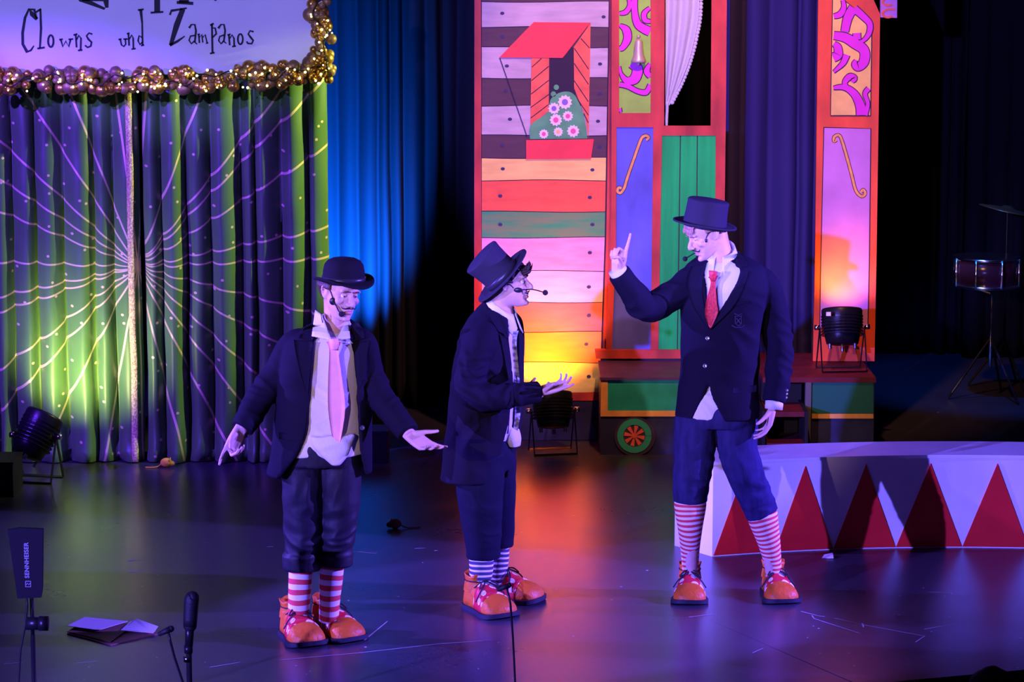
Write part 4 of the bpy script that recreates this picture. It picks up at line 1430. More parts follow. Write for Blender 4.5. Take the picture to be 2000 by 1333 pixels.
def face_parts(root, M, s, skin, brow_m, brow_in=0.0, must=True, lid=0.55):
    def P(x, y, z): return M @ Vector((x * s, y * s, z * s))
    R3 = M.to_3x3()
    for sg in (1, -1):
        c = P(sg * .031, -.0702, .001)
        e = MB().ell(c, .0112 * s, R3, n=14).build('eye', eye_white, root, True)
        MB().ell(P(sg * .031, -.0790, .0), tuple(q * s for q in (.0052, .0032, .0052)), R3, n=10).build('iris', iris_m, e, True)
        # upper lid: front cap of a slightly larger ball
        vs_, fs = [], []
        for i in range(7):
            el = R(88) - (R(88) - R(18 * lid)) * i / 6
            for k in range(11):
                az = R(-80 + 16 * k)
                vs_.append(c + R3 @ (Vector((math.sin(az) * math.cos(el), -math.cos(az) * math.cos(el), math.sin(el))) * .0122 * s))
        for i in range(6):
            for k in range(10):
                q_ = i * 11 + k
                fs.append((q_, q_ + 1, q_ + 12, q_ + 11))
        ld = mk('eyelid', vs_, fs, skin, root, True)
        ld.modifiers.new('t', 'SOLIDIFY').thickness = .0015
        # brow
        MB().tube([P(sg * .012, -.0935, .018 + brow_in), P(sg * .026, -.0945, .022 + brow_in * .4), P(sg * .040, -.0865, .021), P(sg * .049, -.076, .016)],
                  [(.0028 * s, .002), (.0034 * s, .002), (.003 * s, .002), (.0014 * s, .001)], n=6, steps=3).build('eyebrow', brow_m, root, True)
    if must:
        for sg in (1, -1):
            MB().tube([P(sg * .002, -.0985, -.0475), P(sg * .013, -.0975, -.0490), P(sg * .026, -.0915, -.0540), P(sg * .036, -.0835, -.0525), P(sg * .041, -.079, -.0450)],
                      [(.0026 * s, .002), (.0034 * s, .002), (.0027 * s, .002), (.0018 * s, .0016), (.0009 * s, .001)], n=6, steps=4).build('moustache', makeup, root, True)


def assign_lips(me, M, s):
    a = coords(me); Mi = np.array(M.inverted())
    loc = (a @ Mi[:3, :3].T + Mi[:3, 3]) / s
    m = (loc[:, 1] < -.078) & (((loc[:, 0] / .022) ** 2 + ((loc[:, 2] + .0675) / .0105) ** 2) < 1) & (np.abs(loc[:, 0]) < .03)
    for p in me.polygons:
        if all(m[i] for i in p.vertices):
            p.material_index = 1


def hand_blob(mb, wrist, d, n, right, curl, spread=0.0, thumb=(.55, .75, .35), tcurl=20, s=1.0):
    """curl: per finger (base, mid, tip) bend in degrees towards the palm normal n"""
    d = Vector(d).normalized(); n = Vector(n); n = (n - d * n.dot(d)).normalized()
    t = d.cross(n) * (1 if right else -1)
    wrist = Vector(wrist)
    offs = (.0275, .0095, -.0085, -.026)
    base = (.092, .095, .090, .080)
    lens = ((.042, .026, .020), (.046, .029, .021), (.043, .027, .020), (.034, .021, .018))
    rad = (.0086, .0088, .0084, .0074)
    for k in range(4):
        b = wrist + (d * base[k] + t * offs[k]) * s
        mb.tube([wrist + (t * offs[k] * .62 - d * .012) * s, wrist + (d * base[k] * .5 + t * offs[k] * .86) * s, b], [.0135 * s, .0142 * s, .0108 * s], n=10, steps=3, round_caps=True)
        ang = 0.0; p = b
        side = t * math.sin(R(spread * (1.5 - k))); pts = [p]; rr = [rad[k] * 1.12 * s]
        for j in range(3):
            ang += curl[k][j]
            dr_ = (d * math.cos(R(ang)) + n * math.sin(R(ang)) + side * math.cos(R(ang))).normalized()
            p = p + dr_ * lens[k][j] * s
            pts.append(p); rr.append(rad[k] * (1.0 - .09 * (j + 1)) * s)
        for i in range(3):
            mb.tube([pts[i], pts[i + 1]], [rr[i], rr[i + 1]], n=10, round_caps=True)
    tb = wrist + (d * .018 + t * .018 + n * .006) * s
    td = (d * thumb[0] + t * thumb[1] + n * thumb[2]).normalized()
    p1_ = tb + td * .044 * s
    td2 = (td + d * .5).normalized()
    ax = n * math.sin(R(tcurl)) + td2 * math.cos(R(tcurl))
    p2_ = p1_ + ax.normalized() * .033 * s
    ax2 = (n * math.sin(R(tcurl * 1.6)) + td2 * math.cos(R(tcurl * 1.6))).normalized()
    p3_ = p2_ + ax2 * .026 * s
    for a, b, r0, r1 in ((tb, p1_, .0150, .0108), (p1_, p2_, .0105, .0095), (p2_, p3_, .0095, .0078)):
        mb.tube([a, b], [r0 * s, r1 * s], n=10, round_caps=True)


# ------------------------------------------------------------------ shoes and socks
shoe_orange = mat('shoe_orange', (0.62, 0.125, 0.012), 0.5, bump=0.8, bscale=28)
sole_m = mat('shoe_sole', (0.018, 0.016, 0.03), 0.6)
lace_m = mat('shoe_lace', (0.012, 0.010, 0.014), 0.6)


def dots_material():
    m = mat('shoe_red_dots', (0.62, 0.02, 0.035), 0.4)
    t = NT(m); b = m.node_tree.nodes['Principled BSDF']
    uvn = t.n('ShaderNodeUVMap')
    vo = t.n('ShaderNodeTexVoronoi'); vo.inputs['Scale'].default_value = 21; vo.inputs['Randomness'].default_value = .55
    vo.voronoi_dimensions = '2D'
    t.link(uvn.outputs[0], vo.inputs['Vector'])
    t.link(t.mix(t.math('LESS_THAN', vo.outputs['Distance'], .30), (0.62, 0.02, 0.035), (.85, .82, .82)), b.inputs['Base Color'])
    return m


shoe_red = dots_material()


def shoe(root, p, yaw, s=1.0, lab=None):
    M = Matrix.Translation(Vector((p.x, p.y, 0))) @ Matrix.Rotation(R(yaw), 4, 'Z')
    sec = [(.085, .022, .06), (.078, .042, .085), (.055, .052, .122), (.025, .056, .130), (-.01, .058, .126), (-.05, .063, .110), (-.09, .072, .090), (-.125, .081, .077), (-.160, .084, .067), (-.186, .078, .056), (-.206, .058, .040), (-.216, .036, .024), (-.220, .012, .012)]
    rows, _ = spline([Vector(q) for q in sec], [(0,)] * len(sec), 3)
    def section(y, hw, h, gr=1.0, n=18, z0=.016):
        r = []
        for k in range(n + 1):
            a = math.pi * k / n
            c, s_ = math.cos(a), math.sin(a)
            puck = 1 + .035 * noise.noise(Vector((a * 2.2, y * 26, yaw))) + (.06 * math.exp(-((a - math.pi / 2) / .25) ** 2) * (1 if y < -.11 else 0))
            r.append(M @ (Vector((hw * gr * math.copysign(abs(c) ** .75, c), y, z0 + (h * gr * puck) * s_ ** .85)) * s))
        return r
    def part_loft(name, y0, y1, gr, m, par, uv=False):
        rr = [q for q in rows if y1 <= q[0] <= y0]
        rings = [section(q[0], q[1], q[2], gr) for q in rr]
        mb = MB(); mb.loft(rings, True, True)
        o = mb.build(name, m, par, True)
        if uv:
            lay = o.data.uv_layers.new(name='UVMap'); n = 19; us = []
            for i, q in enumerate(rr):
                for k in range(n):
                    us.append((math.pi * k / 18 * .075, q[0]))
            for lp in o.data.loops:
                lay.data[lp.index].uv = us[lp.vertex_index]
        return o
    sh = part_loft('shoe', .09, -.225, 1.0, shoe_orange, root)
    part_loft('vamp', -.035, -.128, 1.03, shoe_red, sh, True)['label'] = 'red vamp with white dots'
    # sole
    out = [(q[1] * 1.10 + .004, q[0]) for q in rows]
    outl = [(a, b) for a, b in out] + [(-a, b) for a, b in out[::-1]]
    lift = lambda y: .010 * max(0, (-y - .14) / .08) ** 2
    n = len(outl)
    vs_ = [M @ (Vector((a, b * 1.03, lift(b))) * s) for a, b in outl] + [M @ (Vector((a, b * 1.03, .020 + lift(b))) * s) for a, b in outl]
    mk('sole', vs_, [tuple(range(n)), tuple(range(2 * n - 1, n - 1, -1))] + [(i, (i + 1) % n, (i + 1) % n + n, i + n) for i in range(n)], sole_m, sh)
    # ankle collar, ruffled
    rings = []
    for i, (z, r) in enumerate(((.085, .060), (.115, .056), (.134, .052), (.150, .054), (.164, .058), (.160, .052), (.140, .042))):
        rings.append([M @ (Vector(((r + .003 * math.sin(7 * a) * (i > 2)) * math.cos(a), .028 + (r * 1.08 + .003 * math.sin(7 * a) * (i > 2)) * math.sin(a), z + .006 * math.sin(5 * a) * (i > 2))) * s) for a in [2 * math.pi * k / 40 for k in range(40)]])
    MB().loft(rings, True, False).build('ankle_cuff', shoe_orange, sh, True)
    # laces with a bow
    def L(*q): return [M @ (Vector(v) * s) for v in q]
    q = MB()
    q.tube(L((.052, -.026, .110), (.0, -.040, .141), (-.052, -.026, .110)), .003, n=6, steps=4)
    for sg in (1, -1):
        q.tube(L((0, -.040, .143), (sg * .030, -.058, .140), (sg * .052, -.076, .116), (sg * .024, -.066, .128), (0, -.042, .142)), .0032, n=6, steps=4)
        q.tube(L((0, -.040, .143), (sg * .026, -.072, .124), (sg * .058, -.086, .100), (sg * .084, -.090, .062)), .0032, n=6, steps=4)
    q.tube(L(*[(.055 * math.cos(a), .028 + .059 * math.sin(a), .134) for a in [2 * math.pi * k / 20 for k in range(21)]]), .003, n=6)
    q.build('laces', lace_m, sh, True)
    return sh


def foot_blob(mb, p, yaw, s=1.0):
    Mr = Matrix.Rotation(R(yaw), 3, 'Z')
    c = Vector((p.x, p.y, 0)) + Mr @ Vector((0, -.03, .058)) * s
    mb.ell(c, (.036 * s, .085 * s, .030 * s), Mr, n=14)


def stripe_material(name, ca, cb, period, frac):
    m = mat(name, ca, .75, bump=.25, bscale=300)
    t = NT(m); b = m.node_tree.nodes['Principled BSDF']
    uvn = t.n('ShaderNodeUVMap'); sx = t.n('ShaderNodeSeparateXYZ'); t.link(uvn.outputs[0], sx.inputs[0])
    f = t.math('FRACT', t.math('DIVIDE', sx.outputs[1], period))
    t.link(t.mix(t.math('LESS_THAN', f, frac), ca, cb), b.inputs['Base Color'])
    return m


def sock(root, pts, rad, m, n=24):
    pts, rd = spline([Vector(p) for p in pts], [(r,) for r in rad], 10)
    mb = MB(); mb.tube(pts, [r[0] for r in rd], n=n)
    o = mb.build('sock', m, root, True)
    L = [0.0]
    for a, b in zip(pts, pts[1:]):
        L.append(L[-1] + (b - a).length)
    lay = o.data.uv_layers.new(name='UVMap')
    for lp in o.data.loops:
        i, k = divmod(lp.vertex_index, n)
        lay.data[lp.index].uv = (k / n, L[i] + .0025 * math.sin(2 * math.pi * k / n * 2 + i * .2))
    return o


def trousers(root, hips, phi, legs, m, cuffs, wr, voxel=.0075, base=.004, seed=0):
    mb = MB()
    torso_loft(mb, [(c, rx, ry, 0, 0) for c, rx, ry in hips], phi, shrink=0)
    for pts, rad in legs:
        mb.tube(pts, rad, n=24, steps=6)
    for pts, r0, r1 in cuffs:     # rolled hems
        mb.tube(pts, [r0, r1], n=24)
    me = remesh(mb, voxel, 5)
    wrinkle(me, wr, base, 13, seed)
    return link('trousers', me, m, root, True, True), me


def hat(root, name, M, prof_crown, brim, m, band_m, band, curl=(0, 0)):
    t = root
    c = MB().lathe(prof_crown, M, 40).build(name, m, t, True)
    c.modifiers.new('b', 'BEVEL').width = .004
    rx, ry, th = brim
    r0 = prof_crown[0][0] * .9
    vs_, fs = [], []; n = 48; nr = 6
    prof = []
    for i in range(nr + 1):
        prof.append((i / nr, 1))
    for i in range(nr, -1, -1):
        prof.append((i / nr, 0))
    for k in range(n):
        a = 2 * math.pi * k / n
        for u, top in prof:
            x = math.cos(a) * (r0 + (rx - r0) * u); y = math.sin(a) * (r0 + (ry - r0) * u)
            z = (curl[0] * math.cos(a) ** 2 + curl[1] * math.sin(a) ** 2) * u ** 2.2 + (th if top else 0) * (1 - .3 * u)
            vs_.append(M @ Vector((x, y, z)))
    w = len(prof)
    for k in range(n):
        for j in range(w - 1):
            a = k * w + j; b = ((k + 1) % n) * w + j
            fs.append((a, b, b + 1, a + 1))
    mk('brim', vs_, fs, m, c, True)
    if band:
        z0, z1, r_a, r_b = band
        MB().lathe([(r_a - .004, z0), (r_a + .003, z0), (r_b + .003, z1), (r_b - .004, z1)], M, 40).build('hat_band', band_m, c, True)
    return c


def button(root, bvh, px, py, r, m, Yf):
    p = paste(bvh, px, py, .004, Yf)
    d = (CAM - p).normalized()
    M = Matrix.Translation(p) @ d.to_track_quat('Z', 'Y').to_matrix().to_4x4()
    MB().lathe([(.001, -.004), (r, -.004), (r, .002), (r * .75, .004), (r * .7, .002), (.001, .002)], M, 14).build('button', m, root, True)


def shirt_collar(root, c, phi, r0, r1, z0, h, m, tips=28, drop=.045, tilt=0.0, opening=9):
    """folded collar band round the neck with two points in front"""
    rings = []
    n = 48
    for lvl in range(5):
        u = lvl / 4
        r = []
        for k in range(n + 1):
            a = opening + (360 - 2 * opening) * k / n
            da = min(abs(a - tips), abs(360 - a - tips))
            dz = -drop * math.exp(-(da / 20.0) ** 2) * u
            rad = r0 + (r1 - r0) * u + .016 * math.exp(-(da / 22.0) ** 2) * u
            p = sell(c, rad, rad * 1.0, phi, a, 2.0)
            f = math.cos(R(a))
            r.append(p + Vector((0, 0, z0 + h * (1 - u) + dz - tilt * f)))
        rings.append(r)
    vs_ = [p for r in rings for p in r]; fs = []
    for i in range(4):
        for k in range(n):
            a = i * (n + 1) + k
            fs.append((a, a + 1, a + n + 2, a + n + 1))
    o = mk('shirt_collar', vs_, fs, m, root, True)
    sm = o.modifiers.new('t', 'SOLIDIFY'); sm.thickness = .004; sm.offset = 1
    return o


def wing(root, P, tl, tr, bl, br, m, bulge=.006, n=8):
    """collar point as a thick bent sheet between four corners"""
    c = [P(*q) for q in (tl, tr, bl, br)]
    vs_ = []; fs = []
    for i in range(n + 1):
        for k in range(n + 1):
            u, v = k / n, i / n
            p = (c[0] * (1 - u) + c[1] * u) * (1 - v) + (c[2] * (1 - u) + c[3] * u) * v
            vs_.append(p + Vector((0, -1, .2)) * bulge * math.sin(math.pi * u) * math.sin(math.pi * (.15 + .7 * v)))
    for i in range(n):
        for k in range(n):
            a = i * (n + 1) + k
            fs.append((a, a + 1, a + n + 2, a + n + 1))
    o = mk('collar_wing', vs_, fs, m, root, True)
    sm = o.modifiers.new('t', 'SOLIDIFY'); sm.thickness = .004; sm.offset = 0
    return o


def skin_mat(name, col):
    m = mat(name, col, .5, var=.06, vscale=30)
    b = m.node_tree.nodes['Principled BSDF']
    b.inputs['Subsurface Weight'].default_value = .12
    b.inputs['Subsurface Radius'].default_value = (.012, .005, .003)
    return m


def hair_cap(root, M, s, test, m, seed=1, grow=1.05, amp=.004, name='hair', hatm=None):
    vs_, fs = [], []
    nu, nv = 72, 48
    keep = {}
    for i in range(nv + 1):
        th = math.pi * i / nv
        for k in range(nu):
            a = 2 * math.pi * k / nu
            p = Vector((math.sin(th) * math.sin(a), -math.sin(th) * math.cos(a), math.cos(th)))
            q = Vector((p.x * .0765, .018 + p.y * .0985, .034 + p.z * .087))
            if q.z < .02:   # follow the skull down to the nape
                q.x *= 1 - .10 * min(1, (.02 - q.z) / .06)
            g_ = grow + amp / .08 * noise.noise(Vector((p.x * 9, p.y * 9, p.z * 3 + seed)))
            q2 = Vector((q.x * g_, .018 + (q.y - .018) * g_, .034 + (q.z - .034) * g_))
            vs_.append(M @ (q2 * s)); keep[len(vs_) - 1] = test(q.x, q.y, q.z)
    for i in range(nv):
        for k in range(nu):
            f = (i * nu + k, i * nu + (k + 1) % nu, (i + 1) * nu + (k + 1) % nu, (i + 1) * nu + k)
            if all(keep[j] for j in f): fs.append(f)
    if hatm:
        vs_ = [Vector(q) for q in under_hat(np.array([tuple(v) for v in vs_]), hatm[0], hatm[1] - .010, hatm[2] - .010)]
    o = mk(name, vs_, fs, m, root, True)
    sm = o.modifiers.new('t', 'SOLIDIFY'); sm.thickness = .008 * s; sm.offset = -1
    return o


def headset(root, bvh, pad, boom, foam, Yf, pad_r=(.011, .015), foam_r=.011, over=None, dfoam=0.0, far=None):
    t = MB().ell(paste(bvh, *pad, .006, Yf), (pad_r[0], .006, pad_r[1]), n=14).build('headset', headset_m, root, True)
    p0 = paste(bvh, *pad, .008, Yf)
    pts = [p0] + [W(x, y, p0.y - .012 + dfoam * (i + 1) / (len(boom) + 1)) for i, (x, y) in enumerate(boom)]
    pf = W(*foam, p0.y - .014 + dfoam)
    if far:      # boom worn on the far cheek
        pts = [W(*far)] * 1; pf = W(foam[0], foam[1], far[2] - .01)
    MB().tube(pts + [pf], .0028, n=8, steps=4).build('boom', headset_m, t, True)
    MB().ell(pf, foam_r, n=14).build('foam_tip', foam_m, t, True)
    if over:
        MB().tube([paste(bvh, x, y, .003, Yf) for x, y in over], .0028, n=8, steps=3).build('ear_hook', headset_m, t, True)
    return t


def under_hat(a, Mh, r, h):
    """press what would pierce the hat back inside its crown"""
    Mi = np.array(Mh.inverted()); Mf = np.array(Mh)
    q = a @ Mi[:3, :3].T + Mi[:3, 3]
    rad = np.hypot(q[:, 0], q[:, 1])
    sel = (q[:, 2] > -.004) & (q[:, 2] < .25) & (rad < .2)
    k = np.where(sel & (rad > r), r / np.maximum(rad, 1e-6), 1.0)
    q[:, 0] *= k; q[:, 1] *= k
    q[:, 2] = np.where(sel, np.minimum(q[:, 2], h), q[:, 2])
    return q @ Mf[:3, :3].T + Mf[:3, 3]


def finish_body(root, mb, M, s, skin, voxel=.0042, hatm=None):
    me = remesh(mb, voxel, 3)
    head_sculpt(me, M, s)
    if hatm:
        setco(me, under_hat(coords(me), *hatm))
    me.materials.append(skin); me.materials.append(lip_m)
    assign_lips(me, M, s)
    bv = bvh_of(me)
    o = link('body', me, None, root, True, True)
    return o, bv


shirt_white = mat('shirt_white', (.62, .63, .65), .7, bump=.2, bscale=150)
felt_black = mat('hat_felt_black', (.009, .008, .013), .9, spec=.1, bump=.2, bscale=250)
felt_grey = mat('hat_felt_slate', (.026, .022, .036), .9, spec=.1, bump=.2, bscale=250)
ribbon_m = mat('hat_ribbon', (.020, .018, .026), .35)
wool_navy = mat('jacket_navy_wool', (.0062, .0046, .0135), .85, spec=.1, bump=.15, bscale=260)
wool_dark = mat('jacket_charcoal_wool', (.0066, .0050, .0125), .85, spec=.1, bump=.15, bscale=260)
wool_mid = mat('jacket_indigo_wool', (.0075, .0056, .015), .85, spec=.1, bump=.15, bscale=260)
button_m = mat('jacket_button', (.06, .06, .08), .3)
silver_button = mat('silver_button', (.6, .6, .62), .3, .9)


# ------------------------------------------------------------------ performer with bowler hat
def performer_bowler():
    Yb = F(610, 1246).y
    def P(x, y, d=0.0): return W(x, y, Yb + d)
    root = thing('person', 'performer in bowler hat and loose dark jacket, pink tie, arms spread low', 'person', (P(612, 1246).x, Yb, 0))
    skin = skin_mat('skin_fair', (.60, .38, .31))
    phi = R(10)
    M = head_matrix(P(664, 571, .02), 38, 8, 6); s = 1.0
    Mh = head_matrix(P(671, 551, .02), 38, 2, 1)
    hm = (Mh, .084, .10)
    rings = [(P(656, 632, .02), .078, .074, -38, 42, .030), (P(650, 643, .02), .130, .09, -30, 40, .018), (P(641, 659, .02), .180, .11, -22, 41, .006), (P(635, 695), .196, .128, -18, 42), (P(632, 760), .205, .138, -18, 42), (P(631, 830), .216, .142, -22, 42),
             (P(628, 885), .226, .148, -34, 48), (P(624, 924), .236, .150, -54, 58)]
    armL = [P(612, 668, .02), P(573, 674, .02), P(543, 728, .0), P(508, 778, -.05), P(486, 815, -.11), P(472, 838, -.14)]
    armR = [P(672, 664, .02), P(706, 671, .02), P(719, 722, .03), P(740, 768, .0), P(770, 810, -.07), P(797, 846, -.13)]
    # skin
    b = MB()
    head_blob(b, M, s, P(656, 660, .02), .053)
    torso_loft(b, rings[2:6] + [(P(630, 875), .17, .12, 0, 0)], phi, .05)
    for pts in (armL, armR):
        b.tube(pts, [.05, .05, .045, .04, .034, .029], n=16, steps=4)
    wL, wR = P(469, 840, -.145), P(800, 850, -.135)
    b.tube([armL[-2], wL], [.034, .029], n=14); b.tube([armR[-2], wR], [.034, .029], n=14)
    hand_blob(b, wL, P(456, 868, -.16) - wL, Vector((.45, -.75, -.2)), True, [(8, 12, 10), (62, 60, 40), (70, 65, 45), (76, 65, 45)], 5, (.8, .5, .55), 25)
    hand_blob(b, wR, P(832, 872, -.17) - wR, Vector((.25, -.75, .62)), False, [(10, 14, 10), (22, 20, 14), (32, 26, 18), (42, 30, 20)], 6, (.7, .62, .3), 10)
    for pts in ([P(592, 880), P(590, 1000), P(586, 1110), P(577, 1225)], [P(662, 880), P(658, 1000), P(650, 1100), P(643, 1218)]):
        b.tube(pts, [.075, .055, .040, .032], n=16, steps=4)
    foot_blob(b, F(576, 1243), 24); foot_blob(b, F(642, 1236), 36)
    body, bv = finish_body(root, b, M, s, skin, hatm=hm)
    face_parts(root, M, s, skin, mat('brow_brown', (.10, .055, .035), .7), .004)
    hair = mat('hair_brown', (.075, .038, .022), .5, bump=.6, bscale=160, stretch=(1, 1, .2))
    hair_cap(root, M, s, lambda x, y, z: z > .052 or (y > .028 and z > -.062) or (y > -.03 and abs(x) > .05 and z > .016), hair, 2, hatm=hm)
    # shirt
    sm = MB(); torso_loft(sm, [(r_[0], r_[1], r_[2], 0, 0, r_[5] if len(r_) > 5 else 0) for r_ in rings[:7]], phi, .024)
    tail = [(P(648, 850, -.10), .105, .045, 0, 0), (P(650, 872, -.115), .085, .036, 0, 0), (P(653, 893, -.12), .05, .026, 0, 0), (P(656, 908, -.12), .014, .016, 0, 0)]
    torso_loft(sm, tail, phi, 0)
    sme = remesh(sm, .0065, 4)
    wrinkle(sme, [(P(640, 780, -.12), (1, 0, .2), .14, .05, .005), (P(655, 860, -.12), (.3, 0, 1), .1, .05, .006)], .005, 9, 3)
    link('shirt', sme, shirt_white, root, True, True)
    # jacket
    jm = c_shell(rings, phi)
    jm.tube(armL, [.05, .066, .066, .061, .057, .053], n=24, steps=6)
    jm.tube(armR, [.05, .064, .064, .060, .056, .052], n=24, steps=6)
    jme = remesh(jm, .0065, 5)
    wrinkle(jme, [(armL[3], armL[4] - armL[2], .13, .05, .009), (armR[3], armR[4] - armR[3], .11, .045, .011), (P(560, 720, -.05), (.6, 0, 1), .12, .06, .004), (P(560, 880, -.1), (1, 0, .3), .15, .09, .005)], .005, 8, 1)
    bj = bvh_of(jme, sme)
    link('jacket', jme, wool_dark, root, True, True)
    Yf = Yb - .13
    patch('lapel', [(611, 668), (608, 700), (604, 742), (601, 778)], [(574, 664), (578, 692), (588, 735), (601, 779)], bj, .016, Yf, wool_dark, root)
    patch('jacket_collar', [(615, 634), (613, 650), (611, 665)], [(599, 634), (590, 648), (584, 661)], bj, .016, Yf, wool_dark, root)
    patch('lapel', [(686, 672), (691, 700), (693, 742), (688, 785)], [(722, 664), (717, 690), (712, 730), (690, 787)], bj, .016, Yf, wool_dark, root)
    patch('jacket_collar', [(680, 636), (683, 654), (687, 669)], [(699, 630), (709, 645), (712, 661)], bj, .016, Yf, wool_dark, root)
    patch('pocket_flap', [(545, 845), (545, 858)], [(592, 852), (590, 866)], bj, .004, Yf, wool_dark, root)
    button(root, bj, 694, 792, .011, button_m, Yf); button(root, bj, 708, 836, .011, button_m, Yf)
    shirt_collar(root, P(655, 634, .015), phi, .060, .068, -.014, .040, shirt_white, 70, .004, .030, 70)
    wing(root, P, (616, 606, .030), (629, 616, -.040), (609, 657, -.090), (648, 666, -.128), shirt_white)
    wing(root, P, (672, 634, -.045), (680, 624, .0), (656, 667, -.128), (684, 661, -.105), shirt_white)
    tie = mat('tie_pink', (.84, .40, .38), .45, var=.05, vscale=20)
    patch('tie', [(637, 668), (643, 684), (641, 740), (641, 800), (650, 864)], [(669, 668), (661, 684), (668, 740), (674, 800), (664, 868)], bvh_of(sme), .014, Yf, tie, root, th=.008)
    kb = paste(bvh_of(sme), 652, 672, .02, Yf)
    MB().tube([kb + Vector((0, .0, .022)), kb + Vector((.003, -.004, .0)), kb + Vector((.004, .0, -.024))], [(.020, .014), (.020, .016), (.013, .012)], n=12, steps=3, ref=(1, 0, 0)).build('tie_knot', tie, root, True)
    # trousers
    black_tr = mat('trousers_black_cotton', (.0065, .0055, .012), .6, spec=.3, bump=.1, bscale=40)
    legs = [([P(596, 868, .0), P(592, 960, -.01), P(592, 1040, -.01), P(589, 1092, -.01)], [.105, .092, .086, .076]), ([P(660, 868, .01), P(664, 960, .01), P(661, 1040, .01), P(655, 1088, .01)], [.105, .092, .080, .070])]
    cuffs = [([P(589, 1082, -.01), P(589, 1112, -.01)], .089, .087), ([P(655, 1078, .01), P(655, 1104, .01)], .080, .078)]
    trousers(root, [(P(631, 835), .15, .11), (P(630, 870), .175, .125), (P(629, 905), .165, .12)], phi, legs, black_tr, cuffs,
             [(P(592, 1060, -.05), (.2, 0, 1), .11, .045, .008), (P(658, 1060, -.05), (-.2, 0, 1), .11, .04, .009), (P(600, 960, -.08), (.8, 0, .5), .12, .07, .006), (P(660, 960, -.08), (-.8, 0, .5), .12, .07, .006)], .006, seed=2)
    st_ = stripe_material('sock_red_white', (.66, .05, .06), (.80, .76, .78), .0475, .5)
    sock(root, [P(588, 1098), P(586, 1140), P(584, 1180), P(580, 1222)], [.053, .052, .049, .044], st_)
    sock(root, [P(650, 1090), P(647, 1130), P(644, 1170), P(642, 1214)], [.053, .052, .047, .044], st_)
    shoe(root, F(576, 1243), 24, 1.0); shoe(root, F(642, 1236), 36, 1.0)
    # bowler
    prof = [(.092, -.006), (.093, .02), (.092, .05), (.086, .078), (.072, .096), (.050, .106), (.025, .110), (.001, .111)]
    hat(root, 'bowler_hat', Mh, prof, (.128, .150, .010), felt_black, ribbon_m, (.004, .026, .0935, .0945), (.022, -.014))
    headset(root, bv, (650, 589), [(657, 599), (661, 607)], (667, 614), Yb - .1, (.015, .017), .013, [(650, 583), (646, 571), (641, 562)])
    # necklace cord
    MB().tube([paste(bv, x, y, .003, Yb - .06) for x, y in ((627, 612), (630, 630), (638, 645), (646, 658))], .002, n=6, steps=3).build('neck_cord', headset_m, root, True)
    return root


